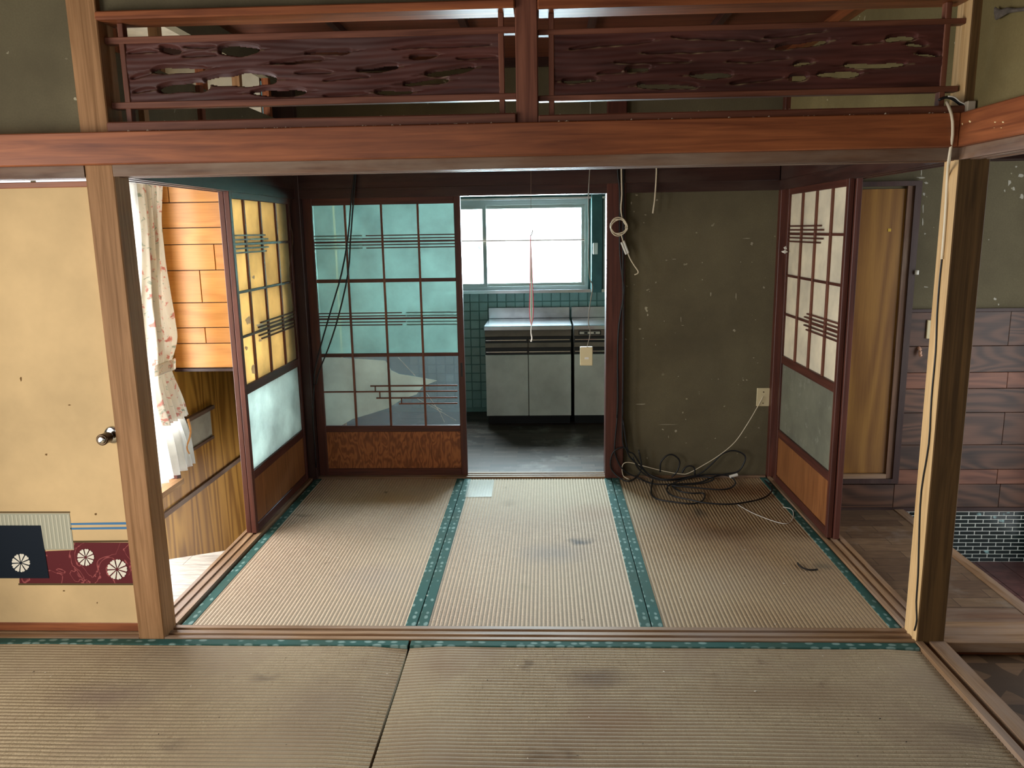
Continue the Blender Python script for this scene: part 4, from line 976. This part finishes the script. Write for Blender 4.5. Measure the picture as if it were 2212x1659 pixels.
bm_ = MB().add([(-.0345, 0, 0), (.0345, 0, 0), (.0345, 0, .0168), (-.0345, 0, .0168), (-.0335, -.003, .0008), (.0335, -.003, .0008), (.0335, -.003, .016), (-.0335, -.003, .016)], [(4, 5, 6, 7), (0, 1, 5, 4), (1, 2, 6, 5), (2, 3, 7, 6), (3, 0, 4, 7)]).mesh('tile')
bm_.materials.append(M['mosaic'])
wm = struct('wall_entry_riser', MB().box(1.60, 2.65, YR+.001, YR+.004, -.30, -.012), M['whitegrout'])
for r in range(13):
    for c_ in range(13):
        x = 1.70+.0742*c_+(.0371 if r % 2 else 0)
        if x > 2.60: continue
        o = bpy.data.objects.new('tile', bm_); COL.objects.link(o); o.parent = wm; o.location = tuple(np.array((x, YR+.001, -.0335-.0206*r))-np.array(wm.location))
rt = MB().box(-.062, .062, -.062, .062, 0, .008).mesh('tile'); rt.materials.append(M['redtile'])
fe = bpy.data.objects['floor_entry']
for i in range(6):
    for j in range(9):
        o = bpy.data.objects.new('tile', rt); COL.objects.link(o); o.parent = fe; o.location = tuple(np.array((1.918+.127*i, .20+.127*j, -.291))-np.array(fe.location))
p = aty(2006, 711, YR); solo('switch_plate', MB().box(p[0]-.014, p[0]+.03, YR-.014, YR-.005, p[2]-.045, p[2]+.045), M['creamp'], 'cream switch plate on the dark planks, half behind the right post', 'switch', bevel=.002)
p = aty(1983, 760, YR); solo('coat_hook', MB().tube([(p[0], YR-.004, p[2]+.02), (p[0], YR-.02, p[2]+.012), (p[0], YR-.022, p[2]-.008), (p[0]+.003, YR-.03, p[2]-.016)], (.009, .007), 8, 3), M['amber'], 'small pinkish hook on the dark plank wall', 'hook', sm=True)
p = aty(1975, 588, YR); solo('door_buffer', MB().tube([(p[0], YR-.026, p[2]-.010), (p[0], YR-.026, p[2]+.010)], .009, 8, 1), M['whitep'], 'white plastic stopper on the corridor door frame', 'stopper', sm=True)

# ================================================================== odds and ends
# crumpled dusty rag high on the right wall
root_pts = [(2140, 12), (2150, 20), (2156, 36), (2152, 46), (2172, 32), (2190, 24), (2212, 22), (2240, 24)]
mb = MB(); Xr = 1.335
pp = [atx(x, y, Xr) for x, y in ((2152, 14), (2152, 30), (2154, 44), (2168, 36), (2180, 29), (2198, 26), (2215, 24), (2240, 30), (2240, 12), (2215, 16), (2195, 18), (2178, 16), (2166, 20), (2158, 18))]
mb.poly(pp, (-.008, 0, 0))
rg = solo('dusty_rag', mb, M['rag'], 'grey dusty cloth scrap stuck high on the right wall', 'rag', bevel=.003)
# chips and dead insects strewn on the mats
def flecks(name, n, mat, size, seed, label):
    rng = random.Random(seed); mb = MB()
    for _ in range(n):
        if rng.random() < .55: x, y = rng.uniform(-1.8, 1.28), rng.uniform(-.85, -.12)
        else: x, y = rng.uniform(-1.2, 1.25), rng.uniform(.08, 1.7)
        a = rng.uniform(0, 3.14); l = size*rng.uniform(.5, 1.6); wd = l*rng.uniform(.25, .6); h = size*.3
        ca, sa = math.cos(a), math.sin(a)
        q = [(x+ca*u*l-sa*v*wd, y+sa*u*l+ca*v*wd) for u, v in ((-1, -.3), (0, -1), (1, 0), (.2, 1))]
        k = [(px, py, .001) for px, py in q]+[(x, y, .001+h)]
        mb.add(k, [(0, 1, 4), (1, 2, 4), (2, 3, 4), (3, 0, 4), (3, 2, 1, 0)])
    b = mb.base(); o = mk(name, mb.mesh(name, b), mat, b); tag(o, label, 'debris', None, 'stuff')
flecks('pale_debris', 60, M['chip'], .0035, 11, 'pale crumbs of plaster and paper strewn over the tatami')
flecks('dark_debris', 40, M['scrap'], .003, 12, 'dark crumbs and dead insects strewn over the tatami')

# adhesive tape on the middle mat
q = [atz(x, y, .0022) for x, y in ((1011, 1036), (1068, 1036), (1062, 1073), (1004, 1074))]
solo('tape_patch', MB().poly(q, (0, 0, .0004)), pane('clear_tape', 'b4c0b0', .3, .05, clear=.75), 'translucent tape patch on the middle mat by the kitchen door', 'tape')
solo('curled_strip', MB().tube([atz(x, y, .005) for x, y in ((1723, 1216), (1727, 1222), (1737, 1228), (1750, 1231), (1766, 1230))], .004, 6, 3), M['scrap'], 'curled black strip on the right mat near the side threshold', 'strip', sm=True)
# bits of plaster broken out of the walls
def scars(par, pts, place, off, mat, seed, name='plaster_scar'):
    rng = random.Random(seed); mb = MB()
    for px, py, rx, ry in pts:
        n = 9; ring = []
        for i in range(n):
            a = 2*math.pi*i/n; k = rng.uniform(.35, .85); ring.append(place(px+rx*k*math.cos(a), py+ry*k*math.sin(a)))
        mb.poly(ring, off)
    o = child(name, mb, mat, par); o['kind'] = 'stuff'
pb = [(1471, 690, 1.2, 9), (1475, 703, 6, 1.2), (1535, 635, 2, 7), (1590, 640, 1.6, 13), (1624, 527, 5, 5), (1612, 515, 12, 1.2), (1385, 873, 16, 2), (1440, 917, 30, .8), (1440, 562, 4, 2), (1456, 560, 6, 1), (1517, 567, 2, 2), (1517, 604, 2, 2.5),
      (1417, 610, 2.5, 2.5), (1370, 615, 1.5, 1.5), (1600, 566, 1.5, 2), (1650, 621, 4, 3), (1435, 694, 2, 2.5), (1352, 733, 4, 3), (1389, 731, 2, 2), (1416, 745, 2, 2), (1586, 714, 5, 4), (1632, 691, 1.5, 1.5), (1637, 784, 3, 1), (1465, 813, 2, 2), (1481, 906, 2, 2),
      (1460, 931, 4, 4), (1444, 944, 1, 4), (1482, 957, 2, 2), (1545, 947, 2, 2), (1639, 924, 3, 2), (1398, 989, 3, 3), (1391, 481, 2, 2), (1394, 464, 5, 2), (1419, 432, 3, 4), (1364, 438, 2, 5), (1340, 560, 2, 2), (1403, 630, 1.5, 1.5)]
scars(wb, pb, lambda x, y: aty(x, y, 1.832), (0, -.0006, 0), plain('scar_plaster', '968f7c', .9, .1), 21)
pr = [(2180, 395, 5, 10), (2190, 408, 4, 6), (2205, 380, 8, 6), (2207, 425, 6, 8), (2170, 412, 3, 4), (2195, 360, 4, 3), (1990, 384, 14, 3), (2000, 395, 6, 4), (1996, 420, 4, 7), (1994, 450, 2, 14), (1993, 480, 2, 12), (1998, 505, 3, 3), (2000, 620, 9, 2), (2150, 646, 5, 5), (2157, 658, 2, 4), (2136, 518, 2, 2), (1990, 375, 2, 12)]
scars(wr, pr, lambda x, y: aty(x, y, YR+.010), (0, -.0008, 0), plain('pale_plaster', 'a8a496', .9, .1), 22)
pn = [(2095, 262, 3, 4), (2079, 268, 1.5, 4), (2150, 264, 3, 2), (2167, 264, 4, 2.5), (2148, 276, 2, 1), (2163, 276, 3, 1)]
scars(bpy.data.objects['trim_5'], pn, lambda x, y: atx(x, y, 1.292), (-.0008, 0, 0), plain('bare_wood', 'e2cf9e', .8, .1), 23, 'paint_chip')
pf = [(45, 818, 2, 6), (100, 982, 3, 3), (207, 1110, 3, 3), (140, 1137, 1, 1), (210, 1302, 1.5, 2), (138, 1276, 3, 2), (150, 875, 4, 1.5), (55, 1112, 1, 1)]
pd = [o for o in bpy.data.objects if o.name.startswith('papered_door')][0]
mb = MB(); rng = random.Random(5)
for px, py, rx, ry in pf: mb.poly([aty(px+rx*rng.uniform(.5, 1.1)*math.cos(i*.8), py+ry*rng.uniform(.5, 1.1)*math.sin(i*.8), -.0042) for i in range(8)], (0, -.0005, 0))
o = child('paper_stain', mb, plain('brown_stain', '6e5230', .9, .1), pd); o['kind'] = 'stuff'
# torn scraps of paper on the shoji
def scraps(door, plane, pts, mat):
    rng = random.Random(31)
    for px, py, rx, ry in pts:
        ring = [atx(px+rx*rng.uniform(.5, 1.15)*math.cos(i*.7), py+ry*rng.uniform(.5, 1.15)*math.sin(i*.7), plane) for i in range(9)]
        mb = MB().poly(ring, (.0006 if plane < 0 else -.0006, 0, 0))
        inv = (Matrix.Translation(door.location) @ Matrix.Rotation(door.rotation_euler.z, 4, 'Z')).inverted()
        me = mb.mesh('torn_scrap'); me.transform(inv); mk('torn_scrap', me, mat, (0, 0, 0), door)
sd = sorted([o for o in bpy.data.objects if o.name.startswith('shoji_door')], key=lambda o: o.location.x)
wp = pane('fresh_paper', 'fbf6ea', .5, 0.0)
scraps(sd[1], -1.3465, [(537, 693, 9, 10), (563, 704, 9, 8), (548, 800, 8, 12), (562, 735, 5, 4), (532, 752, 4, 5), (548, 598, 4, 5)], wp)
scraps(sd[2], 1.3285, [(1697, 536, 5, 4), (1695, 544, 7, 4)], wp)
# lint along the ledges
rng = random.Random(44); mb = MB()
for _ in range(170):
    x = rng.uniform(-1.25, 1.26); l = rng.uniform(.0015, .005)
    if rng.random() < .6: y, z = rng.uniform(-.083, -.065), 1.7382
    else: y, z = rng.uniform(-.055, -.02), 1.7702 if x < -.03 else 1.7622
    if -.04 < x < .045 or x > 1.25: continue
    k = [(x-l, y, z), (x, y-l*.6, z), (x+l*rng.uniform(.6, 1.6), y, z), (x, y+l*.5, z), (x, y, z+l*rng.uniform(.4, 1.1))]
    mb.add(k, [(0, 1, 4), (1, 2, 4), (2, 3, 4), (3, 0, 4), (3, 2, 1, 0)])
b = mb.base(); tag(mk('ledge_lint', mb.mesh('ledge_lint', b), M['dust'], b), 'pale lint lying along the ledge above the long lintel', 'lint', None, 'stuff')
